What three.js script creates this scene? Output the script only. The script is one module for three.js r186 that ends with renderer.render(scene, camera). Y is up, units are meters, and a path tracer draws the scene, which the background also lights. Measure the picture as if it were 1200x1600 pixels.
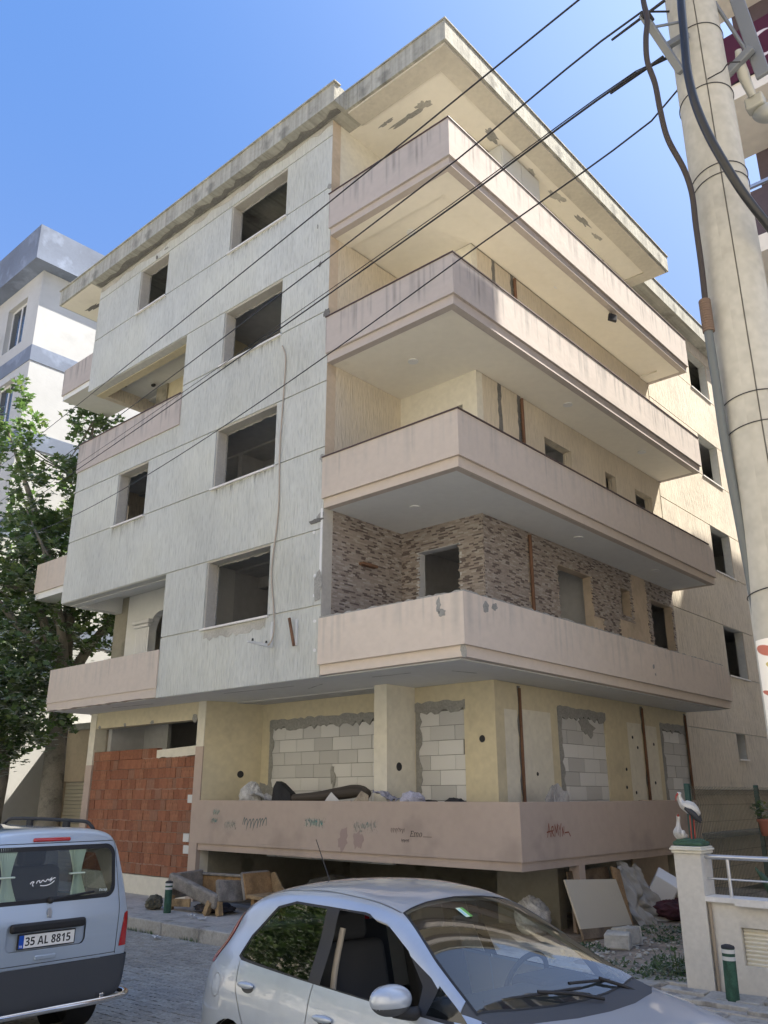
import * as THREE from 'three';
import { mergeGeometries, mergeVertices, toCreasedNormals } from 'three/addons/utils/BufferGeometryUtils.js';
import { RoundedBoxGeometry } from 'three/addons/geometries/RoundedBoxGeometry.js';

// ---------------------------------------------------------------- camera, sky, sun, exposure
const scene = new THREE.Scene();
const camera = new THREE.PerspectiveCamera(2 * Math.atan(800 / 1296) * 180 / Math.PI, 0.75, 0.1, 900);
camera.position.set(7.06, 1.95, 9.607);
camera.lookAt(7.06 - 0.6313, 1.95 + 0.3231, 9.607 - 0.705);
const renderer = new THREE.WebGLRenderer({ antialias: true });
renderer.toneMapping = THREE.LinearToneMapping;
renderer.toneMappingExposure = 3.2;
renderer.shadowMap.enabled = true;
const SUN = new THREE.Vector3(0.30, 0.80, -0.52).normalize();
{ // clear early-summer sky: deep blue overhead, paler towards the horizon and round the sun
  const W = 512, H = 256, d = new Float32Array(W * H * 4), v = new THREE.Vector3();
  const sm = (a, b, t) => { t = Math.min(1, Math.max(0, (t - a) / (b - a))); return t * t * (3 - 2 * t); };
  for (let j = 0; j < H; j++) for (let i = 0; i < W; i++) {
    const el = (j + 0.5) / H * Math.PI - Math.PI / 2, az = ((i + 0.5) / W - 0.5) * 2 * Math.PI;
    v.set(Math.cos(el) * Math.cos(az), Math.sin(el), Math.cos(el) * Math.sin(az));
    const e = Math.max(0, Math.sin(el)), haze = Math.exp(-e * 5), c = v.dot(SUN);
    const glow = 0.34 * Math.pow(Math.max(0, c), 6) + 0.9 * Math.pow(Math.max(0, c), 60);
    const zen = [0.039, 0.103, 0.266], hor = [0.46, 0.45, 0.44];
    let k = 4 * (j * W + i);
    for (let q = 0; q < 3; q++) d[k + q] = (zen[q] * (1 - haze) + hor[q] * haze + glow * [0.9, 0.95, 1][q]) * (el < 0 ? 0.7 : 1);
    d[k + 3] = 1;
  }
  const t = new THREE.DataTexture(d, W, H, THREE.RGBAFormat, THREE.FloatType);
  t.mapping = THREE.EquirectangularReflectionMapping; t.magFilter = t.minFilter = THREE.LinearFilter; t.needsUpdate = true;
  scene.background = t; scene.environment = t;
}
const sun = new THREE.DirectionalLight(new THREE.Color(1, 0.93, 0.82), 4.15);
sun.position.copy(SUN).multiplyScalar(90); sun.castShadow = true; sun.shadow.radius = 1.2;
Object.assign(sun.shadow.camera, { left: -60, right: 60, top: 60, bottom: -60, near: 1, far: 220 }); sun.shadow.mapSize.set(2048, 2048);
scene.add(sun, sun.target);

// ---------------------------------------------------------------- helpers
const V = (x, y, z) => new THREE.Vector3(x, y, z);
const rng = (a) => () => { a |= 0; a = a + 0x6D2B79F5 | 0; let t = Math.imul(a ^ a >>> 15, 1 | a); t = t + Math.imul(t ^ t >>> 7, 61 | t) ^ t; return ((t ^ t >>> 14) >>> 0) / 4294967296; };
const R = rng(77), rr = (a, b) => a + (b - a) * R();
const clamp = (x, a = 0, b = 1) => Math.min(b, Math.max(a, x)), lerp = (a, b, t) => a + (b - a) * t;
const hash = (x, y, s) => { let h = Math.imul(x, 374761393) + Math.imul(y, 668265263) + Math.imul(s, 974634721) | 0; h = Math.imul(h ^ h >>> 13, 1274126177); return ((h ^ h >>> 16) >>> 0) / 4294967296; };
function pnoise(x, y, px, py, s) { // periodic value noise, period px, py cells
  const xi = Math.floor(x), yi = Math.floor(y), fx = x - xi, fy = y - yi, u = fx * fx * (3 - 2 * fx), w = fy * fy * (3 - 2 * fy);
  const m = (a, n) => ((a % n) + n) % n, h = (a, b) => hash(m(a, px), m(b, py), s);
  return lerp(lerp(h(xi, yi), h(xi + 1, yi), u), lerp(h(xi, yi + 1), h(xi + 1, yi + 1), u), w);
}
function fbm(u, v, fx, fy, s, oct = 4) { let a = 0, n = 0, k = 1; for (let o = 0; o < oct; o++) { a += k * pnoise(u * fx, v * fy, fx, fy, s + o); n += k; k *= 0.55; fx *= 2; fy *= 2; } return a / n; }
function tex(n, m, fn, srgb = true) { // fn(u, v) -> [r, g, b] (or a grey number)
  const d = new Uint8Array(n * m * 4);
  for (let j = 0; j < m; j++) for (let i = 0; i < n; i++) {
    const c = fn(i / n, j / m), k = 4 * (j * n + i), a = typeof c === 'number' ? [c, c, c] : c;
    for (let q = 0; q < 3; q++) d[k + q] = clamp(a[q]) * 255; d[k + 3] = a.length > 3 ? clamp(a[3]) * 255 : 255;
  }
  const t = new THREE.DataTexture(d, n, m, THREE.RGBAFormat); t.wrapS = t.wrapT = THREE.RepeatWrapping;
  t.magFilter = THREE.LinearFilter; t.minFilter = THREE.LinearMipmapLinearFilter; t.generateMipmaps = true; if (srgb) t.colorSpace = THREE.SRGBColorSpace; t.needsUpdate = true; return t;
}
function metres(t, sx, sy = sx) { t.repeat.set(1 / sx, 1 / sy); return t; }
function canvas(w, h, draw, alpha) {
  const c = document.createElement('canvas'); c.width = w; c.height = h; const g = c.getContext('2d');
  if (!alpha) { g.fillStyle = '#fff'; g.fillRect(0, 0, w, h); } draw(g, w, h);
  const t = new THREE.CanvasTexture(c); t.colorSpace = THREE.SRGBColorSpace; t.anisotropy = 8; return t;
}
const lin = (r, g, b) => new THREE.Color().setRGB(r, g, b);
const mat = (c, rough = 0.85, o = {}) => new THREE.MeshStandardMaterial({ color: Array.isArray(c) ? lin(...c) : c, roughness: rough, ...o });
const phys = (c, rough, o = {}) => new THREE.MeshPhysicalMaterial({ color: Array.isArray(c) ? lin(...c) : c, roughness: rough, ...o });
let smallTex;
// speckled / stained surface: base linear colour, noise amplitudes, tile size in metres
function surface(c, { size = 3, amp = 0.12, fine = 0.08, streak = 0, bump = 0.003, rough = 0.92, seed = 1, tint = [1, 1, 1], n = 512, blotch = 0, blotchTo = 0.6 } = {}) {
  if (n === 128) { smallTex ??= metres(tex(256, 256, (u, v) => clamp(0.86 + 0.22 * (fbm(u, v, 5, 5, 2, 4) - 0.5) * 2 + 0.10 * (fbm(u, v, 60, 60, 4, 2) - 0.5) * 2)), 0.7); return new THREE.MeshStandardMaterial({ color: lin(...c), map: smallTex, bumpMap: roughBump, bumpScale: bump, roughness: rough }); }
  const f = (u, v) => {
    let k = 1 + amp * (fbm(u, v, 3, 3, seed, 4) - 0.5) * 2 + fine * (fbm(u, v, 48, 48, seed + 9, 2) - 0.5) * 2;
    if (streak) k *= 1 - streak * Math.pow(fbm(u, v, 40, 2, seed + 20, 3), 2.2) * 1.6;
    let b = 0; if (blotch) { b = clamp((fbm(u, v, 5, 5, seed + 40, 5) - (1 - blotch)) * 7); }
    return [k, b];
  };
  const cc = lin(...c), t = tex(n, n, (u, v) => { const [k, b] = f(u, v); const o = new THREE.Color(cc.r * k * lerp(1, blotchTo * tint[0], b), cc.g * k * lerp(1, blotchTo * tint[1], b), cc.b * k * lerp(1, blotchTo * tint[2], b)).convertLinearToSRGB(); return [o.r, o.g, o.b]; });
  return new THREE.MeshStandardMaterial({ map: metres(t, size), bumpMap: roughBump, bumpScale: bump, roughness: rough });
}
const roughBump = metres(tex(512, 512, (u, v) => 0.5 * fbm(u, v, 48, 48, 3, 3) + 0.5 * fbm(u, v, 5, 5, 5, 3), false), 2.3);
function uvBox(g) { // uv in metres from the dominant axis of each face
  g = g.index ? g.toNonIndexed() : g; const p = g.attributes.position, uv = new Float32Array(p.count * 2), a = V(), b = V(), c = V();
  for (let i = 0; i < p.count; i += 3) {
    a.fromBufferAttribute(p, i); b.fromBufferAttribute(p, i + 1).sub(a); c.fromBufferAttribute(p, i + 2).sub(a); b.cross(c);
    const x = Math.abs(b.x), y = Math.abs(b.y), z = Math.abs(b.z), ax = x > y && x > z ? 0 : y > z ? 1 : 2;
    for (let k = 0; k < 3; k++) { a.fromBufferAttribute(p, i + k); uv[2 * (i + k)] = ax === 0 ? a.z : a.x; uv[2 * (i + k) + 1] = ax === 1 ? a.z : a.y; }
  }
  g.setAttribute('uv', new THREE.BufferAttribute(uv, 2)); return g;
}
const strip = (g) => { for (const k of Object.keys(g.attributes)) if (!['position', 'normal', 'uv'].includes(k)) g.deleteAttribute(k); return g; };
const box = (x0, x1, y0, y1, z0, z1) => uvBox(new THREE.BoxGeometry(x1 - x0, y1 - y0, z1 - z0).translate((x0 + x1) / 2, (y0 + y1) / 2, (z0 + z1) / 2));
function rbox(w, h, d, r = 0.02, seg = 2) { return uvBox(new RoundedBoxGeometry(w, h, d, seg, Math.min(r, w / 2.01, h / 2.01, d / 2.01))); }
const join = (gs) => gs.length === 1 ? gs[0] : mergeGeometries(gs.map((g) => strip(g.index ? g.toNonIndexed() : g)));
function add(parent, name, gs, m) { const o = new THREE.Mesh(join(Array.isArray(gs) ? gs : [gs]), m); o.name = name; o.castShadow = o.receiveShadow = true; parent.add(o); return o; }
const taken = {};
const numbered = (n) => { const k = taken[n] = (taken[n] ?? -1) + 1; return k ? n + '_' + String(k).padStart(3, '0') : n; };
function thing(name, label, category, group, pos = [0, 0, 0], turn = 0) {
  const o = new THREE.Group(); o.name = numbered(name); o.position.set(...pos); o.rotation.y = turn; o.userData = { label, category }; if (group) o.userData.group = group; scene.add(o); return o;
}
function single(name, label, category, g, m, group) { const o = add(scene, numbered(name), g, m); o.userData = { label, category }; if (group) o.userData.group = group; return o; }
function struct(name, g, m) { const o = add(scene, name, g, m); o.userData = { kind: 'structure' }; return o; }
function wall(axis, a0, a1, y0, y1, d0, d1, holes = []) { // slab along x (axis 'z', depth d0..d1 in z) or along z (axis 'x', depth in x) with rectangular openings
  const s = new THREE.Shape([[a0, y0], [a1, y0], [a1, y1], [a0, y1]].map((p) => new THREE.Vector2(...p)));
  for (const [b0, b1, c0, c1] of holes) s.holes.push(new THREE.Path([[b0, c0], [b0, c1], [b1, c1], [b1, c0]].map((p) => new THREE.Vector2(...p))));
  const g = new THREE.ExtrudeGeometry(s, { depth: d1 - d0, bevelEnabled: false });
  if (axis === 'z') g.translate(0, 0, d0); else g.rotateY(-Math.PI / 2).translate(d1, 0, 0);
  return uvBox(g);
}
function prism(axis, pts, d0, d1) { // polygon in (x or z, y), extruded between d0 and d1
  const g = new THREE.ExtrudeGeometry(new THREE.Shape(pts.map((p) => new THREE.Vector2(...p))), { depth: d1 - d0, bevelEnabled: false });
  if (axis === 'z') g.translate(0, 0, d0); else if (axis === 'x') g.rotateY(-Math.PI / 2).translate(d1, 0, 0); else g.rotateX(Math.PI / 2).translate(0, d1, 0);
  return uvBox(g);
}
function tube(pts, r, seg = 24, rad = 8, closed = false) { return strip(new THREE.TubeGeometry(new THREE.CatmullRomCurve3(pts.map((p) => Array.isArray(p) ? V(...p) : p), closed), seg, r, rad, closed)).toNonIndexed(); }
function bar(a, b, r, rad = 8, r2 = r) { // straight tapered rod
  const A = Array.isArray(a) ? V(...a) : a, B = Array.isArray(b) ? V(...b) : b, d = B.clone().sub(A), g = new THREE.CylinderGeometry(r2, r, d.length(), rad);
  g.applyQuaternion(new THREE.Quaternion().setFromUnitVectors(V(0, 1, 0), d.normalize())); const m = A.add(B).multiplyScalar(0.5); return g.translate(m.x, m.y, m.z).toNonIndexed();
}
function blob(cx, cy, w, h, seed, n = 22, rough = 0.35) { // irregular patch outline
  const q = rng(seed), a = [], ph = [q() * 6, q() * 6, q() * 6];
  for (let i = 0; i < n; i++) { const t = i / n * 2 * Math.PI, k = 1 + rough * (0.5 * Math.sin(2 * t + ph[0]) + 0.35 * Math.sin(5 * t + ph[1]) + 0.3 * Math.sin(9 * t + ph[2]) + 0.4 * (q() - 0.5)); a.push([cx + Math.cos(t) * w / 2 * k, cy + Math.sin(t) * h / 2 * k]); }
  return a;
}
function ragged(x0, x1, y, amp, step, seed) { const q = rng(seed), a = []; for (let x = x0; x < x1; x += step) a.push([x, y + amp * (q() - 0.5) * 2]); a.push([x1, y]); return a; }
// ---------------------------------------------------------------- materials of the derelict block
const srgbOf = (r, g, b) => { const o = new THREE.Color(r, g, b).convertLinearToSRGB(); return [o.r, o.g, o.b]; };
function combed(c, seed, con = 0.24) { // render combed vertically: short grooves with grime caught in them
  const f = (u, v) => { const a = fbm(u, v, 290, 24, seed, 1), b = fbm(u, v, 460, 52, seed + 7, 1); return 0.55 * a + 0.45 * b; };
  const t = tex(1024, 1024, (u, v) => { const g = f(u, v), w = 0.93 + 0.12 * (fbm(u, v, 4, 3, seed + 30, 5) - 0.5) * 2 - con * clamp((g - 0.50) * 2.6) + 0.06 * clamp((0.44 - g) * 4); const yel = 0.05 * (fbm(u, v, 3, 2, seed + 50, 4) - 0.4); return srgbOf(c[0] * w, c[1] * w * (1 - yel * 0.4), c[2] * w * (1 - yel * 2)); });
  const b = tex(1024, 1024, (u, v) => 1 - clamp((f(u, v) - 0.35) * 2.6), false);
  return new THREE.MeshStandardMaterial({ map: metres(t, 4.3), bumpMap: metres(b, 4.3), bumpScale: 0.007, roughness: 0.95 });
}
function rainStained(c, seed, dark = 1) { // painted parapet; run-off stains hang from the coping, 2.9 m period matches the storeys
  const q = rng(seed), runs = []; for (let i = 0; i < 64; i++) runs.push([q(), 0.004 + 0.014 * q() * q(), 0.05 + 0.22 * q(), 0.25 + 0.75 * q()]);
  const vT = (4.774 / 2.9) % 1;
  const t = tex(1024, 512, (u, v) => {
    let dn = vT - v; if (dn < -0.2) dn += 1;
    let s = 0; for (const [x, w, l, k] of runs) { let dx = Math.abs(u - x); dx = Math.min(dx, 1 - dx); const ww = w * (1 + 0.5 * (fbm(u, v, 30, 12, seed, 2) - 0.5)); if (dx < ww && dn < l) s = Math.max(s, k * (1 - dx / ww) ** 0.6 * clamp((1 - dn / l) * 2.2)); }
    const grime = clamp((fbm(u, v, 9, 5, seed + 4, 5) - 0.5) * 3), w = 1 + 0.08 * (fbm(u, v, 80, 40, seed + 8, 2) - 0.5) - 0.10 * grime * dark - 0.36 * s * dark * (0.55 + 0.9 * fbm(u, v, 60, 8, seed + 2, 2));
    return srgbOf(c[0] * w, c[1] * w * (1 + 0.03 * s), c[2] * w * (1 + 0.05 * s));
  });
  const b = tex(512, 256, (u, v) => fbm(u, v, 60, 25, seed + 3, 3), false);
  return new THREE.MeshStandardMaterial({ map: metres(t, 7, 2.9), bumpMap: metres(b, 7, 2.9), bumpScale: 0.004, roughness: 0.9 });
}
const M = {
  comb: combed([0.585, 0.597, 0.55], 3, 0.19), combSide: combed([0.70, 0.625, 0.50], 13, 0.30), combCream: combed([0.68, 0.60, 0.465], 23, 0.15),
  pinkPale: rainStained([0.67, 0.58, 0.485], 6, 0.45), pink: rainStained([0.565, 0.487, 0.408], 5, 0.4), pinkOld: rainStained([0.48, 0.425, 0.382], 8, 0.95), pinkGround: surface([0.47, 0.375, 0.30], { size: 5, amp: 0.07, fine: 0.04, blotch: 0.34, blotchTo: 0.82, seed: 4 }),
  smooth: surface([0.60, 0.60, 0.55], { seed: 6, amp: 0.08 }), groove: mat([0.30, 0.29, 0.26], 0.95),
  fascia: surface([0.46, 0.45, 0.385], { seed: 7, size: 2.6, amp: 0.16, fine: 0.10, streak: 0.32, blotch: 0.36, blotchTo: 0.62, bump: 0.012 }),
  ceil: surface([0.80, 0.755, 0.645], { seed: 8, size: 5, amp: 0.06, fine: 0.03, blotch: 0.30, blotchTo: 0.86 }),
  ceilGrey: surface([0.72, 0.72, 0.685], { seed: 9, size: 5, amp: 0.07, fine: 0.03, blotch: 0.3, blotchTo: 0.84 }),
  cream: surface([0.62, 0.55, 0.375], { seed: 10, size: 4, amp: 0.09, blotch: 0.32, blotchTo: 0.80 }),
  creamPale: surface([0.70, 0.66, 0.54], { seed: 14, size: 4, amp: 0.06, blotch: 0.25, blotchTo: 0.85 }),
  buff: surface([0.55, 0.45, 0.33], { seed: 15, size: 4, amp: 0.10, blotch: 0.33, blotchTo: 0.80 }),
  room: surface([0.55, 0.55, 0.54], { seed: 16, size: 5, amp: 0.1 }), 
  marble: surface([0.72, 0.70, 0.65], { seed: 17, size: 1.5, amp: 0.12, rough: 0.6, bump: 0.001 }),
  cementPale: surface([0.42, 0.405, 0.355], { seed: 33, size: 1.3, amp: 0.25, fine: 0.15, bump: 0.01 }),
  cementWarm: surface([0.56, 0.52, 0.43], { seed: 34, size: 3, amp: 0.12, fine: 0.08, blotch: 0.36, blotchTo: 0.75, bump: 0.006 }),
  reveal: surface([0.47, 0.445, 0.39], { seed: 35, size: 2, amp: 0.12 }),
  cement: surface([0.30, 0.295, 0.27], { seed: 18, size: 1.2, amp: 0.2, fine: 0.2, bump: 0.012 }),
  cementDark: surface([0.16, 0.155, 0.14], { seed: 19, size: 1.2, amp: 0.3, fine: 0.25, bump: 0.012 }),
  basement: surface([0.30, 0.28, 0.22], { seed: 20, size: 3, amp: 0.25, blotch: 0.4, blotchTo: 0.55, bump: 0.008 }),
  trim: mat([0.075, 0.045, 0.04], 0.6), rust: surface([0.16, 0.085, 0.05], { seed: 21, size: 0.5, amp: 0.4, fine: 0.3 }), white: mat([0.72, 0.72, 0.70], 0.5),
  galv: mat([0.55, 0.56, 0.57], 0.38, { metalness: 0.8 }), black: mat([0.012, 0.012, 0.013], 0.55), dark: mat([0.03, 0.03, 0.032], 0.8),
};
const LV = { T: [0, 4.774, 7.704, 10.606, 13.474], B: [0, 3.998, 6.928, 9.833, 12.662], S: [0, 3.832, 6.758, 9.661, 12.512, 15.41], h: [0, 6.381, 9.278, 12.149, 15.008], s: [0, 5.017, 7.939, 10.804, 13.705] };
const xL = -12.19, xW = -2.985, xo = -7.72, xm0 = -6.31, xm1 = -4.37, xa = -10.11, xb = -8.84, xR = -1.07, zB = -2.12, zE = -10.25, zBack = -18.2, G = 0.013;
const block = thing('derelict_apartment_building', 'gutted five storey corner apartment block with pink wraparound balconies and empty windows', 'building');
{ // ---- street facade: backing wall with openings, combed render panels in front, real grooves between
  const holes = [], win = [];
  for (let i = 1; i <= 4; i++) { win.push([xm0, xm1, LV.s[i], LV.h[i], i]); if (i % 2 === 0) win.push([xa, xb, LV.s[i], LV.h[i], i]); }
  for (const w of win) holes.push(w.slice(0, 4));
  // loggias cut the corner away on floors 1 and 3
  const pts = [[xW, LV.S[1]], [xW, 15.41], [xL, 15.41], [xL, LV.h[3]], [xo, LV.h[3]], [xo, LV.B[3]], [xL, LV.B[3]], [xL, LV.h[1]], [xo, LV.h[1]], [xo, LV.S[1]]];
  const s = new THREE.Shape(pts.map((p) => new THREE.Vector2(...p)));
  for (const [b0, b1, c0, c1] of holes) s.holes.push(new THREE.Path([[b0, c0], [b0, c1], [b1, c1], [b1, c0]].map((p) => new THREE.Vector2(...p))));
  add(block, 'wall', uvBox(new THREE.ExtrudeGeometry(s, { depth: 0.21, bevelEnabled: false }).translate(0, 0, -0.24)), M.smooth);
  const ys = [LV.S[1]]; for (let i = 1; i <= 4; i++) ys.push(LV.s[i], LV.h[i]); ys.push(15.41);
  for (let k = 0; k < ys.length - 1; k++) {
    let y0 = ys[k], y1 = ys[k + 1]; const left = k >= 2 && k !== 5 && k !== 6 ? xL : xo; // bands 2,3,4 and 7.. run to the corner
    let segs = [[k < 2 || k === 5 ? xo : xL, xW]];
    if (k % 2 === 1) { const i = (k + 1) / 2; segs = i % 2 ? [[xo, xm0], [xm1, xW]] : [[xL, xa], [xb, xm0], [xm1, xW]]; }
    if (k === 6) segs = [[xL, xW]];
    for (const [a, b] of segs) {
      if (k === 4) { // band above floor 2 steps down to the loggia parapet of floor 3
        add(block, 'render_panel', prism('z', [[xL, y0 + G], [b, y0 + G], [b, y1 - G], [xo + G, y1 - G], [xo + G, LV.B[3]], [xL, LV.B[3]]], -0.03, 0), M.comb);
      } else if (k === 0) add(block, 'render_panel', box(a, b, y0 - 0.03, y1 - G, -0.03, 0), M.comb);
      else add(block, 'render_panel', box(a, b, y0 + (k === 0 ? 0 : G), y1 - (y1 > 15.4 ? 0.004 : G), -0.03, 0), M.comb);
    }
  }
  for (const [a, b, y0, y1, i] of win) {
    const big = b - a > 1.5;
    add(block, 'window_sill', box(a - 0.05, b + 0.03, y0 - 0.035, y0 + 0.004, -0.23, 0.045), M.marble);
    add(block, 'window_reveal', [box(a + 0.002, a + 0.03, y0 + 0.006, y1 - 0.03, -0.3, -0.034), box(a + 0.002, b - 0.002, y1 - 0.028, y1 - 0.002, -0.3, -0.034), box(b - 0.03, b - 0.002, y0 + 0.006, y1 - 0.03, -0.3, -0.034)], M.reveal);
    const rim = [...ragged(a + 0.03, b - 0.03, y1 - 0.06, 0.02, 0.07, i * 7 + (big ? 1 : 2))]; // torn foam and mortar left by the frame
    add(block, 'torn_mortar', prism('z', [[b - 0.03, y1 - 0.03], [a + 0.03, y1 - 0.03], ...rim], -0.27, -0.25), M.cement);
    const rs = ragged(y0 + 0.02, y1 - 0.09, a + 0.055, 0.014, 0.07, i * 9 + 3).map(([y, x]) => [x, y]);
    add(block, 'torn_mortar', prism('z', [[a + 0.03, y1 - 0.09], [a + 0.03, y0 + 0.02], ...rs], -0.275, -0.255), M.cement);
  }
  // loggia parapets, pink
  for (const i of [1, 3]) {
    add(block, 'loggia_parapet', [box(xL - 0.03, xo + 0.012, LV.B[i], LV.T[i], -0.12, 0.03), box(xL - 0.03, xL + 0.10, LV.B[i], LV.T[i], -1.5, -0.12)], i === 1 ? M.pink : M.pinkOld);
    if (i === 3) add(block, 'coping', [box(xL - 0.05, xo, LV.T[i], LV.T[i] + 0.025, -0.14, 0.05)], M.trim);
    else add(block, 'parapet_foot', prism('z', [[xo, LV.S[1] - 0.02], [xo, LV.B[1]], [xL - 0.02, LV.B[1]], [xL - 0.02, LV.S[1] - 0.02], ...ragged(xL + 0.1, xo - 0.5, LV.S[1] - 0.012, 0.012, 0.16, 31)], -0.12, 0.012), M.pink);
    add(block, 'loggia_beam', box(xL + 0.01, xo, LV.h[i] - 0.012, LV.S[i + 1] + 0.02, -0.46, -0.245), i === 3 ? M.cream : M.ceilGrey);
    add(block, 'loggia_ceiling', box(xL + 0.01, xo, LV.S[i + 1] - 0.02, LV.S[i + 1], -1.5, -0.46), i === 3 ? M.ceilGrey : M.ceilGrey);
    add(block, 'loggia_wall', [box(xo, xo + 0.15, LV.B[i], LV.S[i + 1], -1.5, -0.245)], i === 3 ? M.cream : M.ceilGrey);
  }
  add(block, 'loggia_wall', wall('z', xL + 1.5, xo + 0.15, LV.B[3], LV.S[4], -1.68, -1.5, [[-9.9, -8.9, LV.B[3] + 0.2, 12.0]]), M.cream);
  add(block, 'corner_pier', box(xL + 1.0, xL + 1.5, LV.B[3], LV.S[4] + 0.02, -1.75, -1.45), M.basement);
  // floor 1: arched opening with a fluted white pilaster
  { const sh = new THREE.Shape([[xL + 0.6, LV.B[1]], [xo + 0.15, LV.B[1]], [xo + 0.15, LV.S[2]], [xL + 0.6, LV.S[2]]].map((p) => new THREE.Vector2(...p)));
    const a0 = -10.55, a1 = -8.2, yb = LV.B[1] + 0.1, yt = 6.18, r = 0.34, hp = new THREE.Path(); hp.moveTo(a0, yb); hp.lineTo(a0, yt - r - 0.1); hp.quadraticCurveTo(a0 + 0.04, yt - 0.04, a0 + r + 0.1, yt); hp.lineTo(a1, yt); hp.lineTo(a1, yb); hp.closePath(); sh.holes.push(hp);
    add(block, 'arched_wall', uvBox(new THREE.ExtrudeGeometry(sh, { depth: 0.2, bevelEnabled: false, curveSegments: 8 }).translate(0, 0, -1.7)), M.ceilGrey);
    const fl = []; for (let k = 0; k < 7; k++) fl.push(bar([a0 - 0.48 + k * 0.07, LV.B[1], -1.48], [a0 - 0.48 + k * 0.07, 5.9, -1.48], 0.027, 8)); fl.push(box(a0 - 0.56, a0 + 0.02, LV.B[1], 6.0, -1.5, -1.475));
    fl.push(uvBox(rbox(0.74, 0.10, 0.16, 0.03).translate(a0 - 0.26, 5.97, -1.46)), uvBox(rbox(0.66, 0.08, 0.13, 0.03).translate(a0 - 0.26, 5.87, -1.46)));
    add(block, 'fluted_pilaster', fl, M.white);
    add(block, 'corner_pier', box(xL, xL + 0.6, LV.S[1], LV.S[2] + 0.02, -1.9, -1.5), M.basement);
    add(block, 'loggia_beam', box(xL + 0.01, xL + 0.3, 6.35, LV.S[2] + 0.02, -1.5, -0.47), M.ceilGrey);
  }
  // rain has washed grime down from the sills 
  const runs = canvas(512, 128, (g) => { const q = rng(14); for (let k = 0; k < 130; k++) { const x = q() * 512, w = 2 + 7 * q() * q(), l = 16 + 100 * q() * q(); for (let j = 0; j < 5; j++) { g.fillStyle = `rgba(74,66,54,${0.02 + 0.035 * q()})`; g.fillRect(x + 2 * (q() - 0.5), 0, w, l * (0.35 + 0.16 * j)); } } }, true), runMat = new THREE.MeshStandardMaterial({ map: runs, transparent: true, roughness: 0.95 });
  for (const [a, b, y, l] of [[xa - 0.1, xb + 0.08, LV.s[2] - 0.04, 0.75], [xa - 0.05, xb + 0.05, LV.s[4] - 0.04, 0.4], [xm0, xm1, LV.s[2] - 0.04, 0.5], [xm0, xm1, LV.s[3] - 0.04, 0.55], [xm0, xm1, LV.s[4] - 0.04, 0.35]]) add(block, 'run_off_stain', new THREE.PlaneGeometry(b - a, l).translate((a + b) / 2, y - l / 2, 0.004), runMat).castShadow = false;
  // damage: patched plaster under the big first floor sill, broken corner, holes
  add(block, 'cement_patch', prism('z', [[xm0 + 0.06, 4.975], ...ragged(xm0 + 0.06, xm1 - 0.06, 4.80, 0.05, 0.1, 40), [xm1 - 0.04, 4.975]].slice().reverse(), 0.001, 0.005), M.cementPale);
  for (const [x, y, w, hh, sd] of [[-3.06, 5.35, 0.17, 0.62, 1], [-3.15, 6.55, 0.3, 0.1, 2], [-3.05, 6.62, 0.16, 0.14, 3], [-3.02, 10.74, 0.15, 0.2, 4], [-3.03, 13.72, 0.1, 0.14, 5], [-3.25, 11.95, 0.07, 0.13, 6], [-3.35, 12.9, 0.04, 0.09, 7], [-9.4, 15.08, 0.08, 0.12, 8], [-9.0, 15.16, 0.18, 0.07, 9], [-3.02, 7.72, 0.14, 0.16, 11]])
    add(block, 'broken_plaster', prism('z', blob(x, y, w, hh, 50 + sd, 16), 0.001, 0.006 + 0.004 * (sd % 3)), sd % 2 ? M.cement : M.cementDark);
  for (const [x, y] of [[-3.2, 6.35], [-3.15, 5.55], [-3.15, 5.2], [-3.12, 4.75], [-3.1, 4.25]]) add(block, 'plaster_plug', prism('z', blob(x, y, 0.07, 0.06, 70 + y * 10 | 0, 10, 0.2), 0.001, 0.008), M.white);
  add(block, 'corner_bead', box(xW - 0.055, xW - 0.004, 5.6, LV.S[2], 0.001, 0.008), M.white);
}
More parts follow.
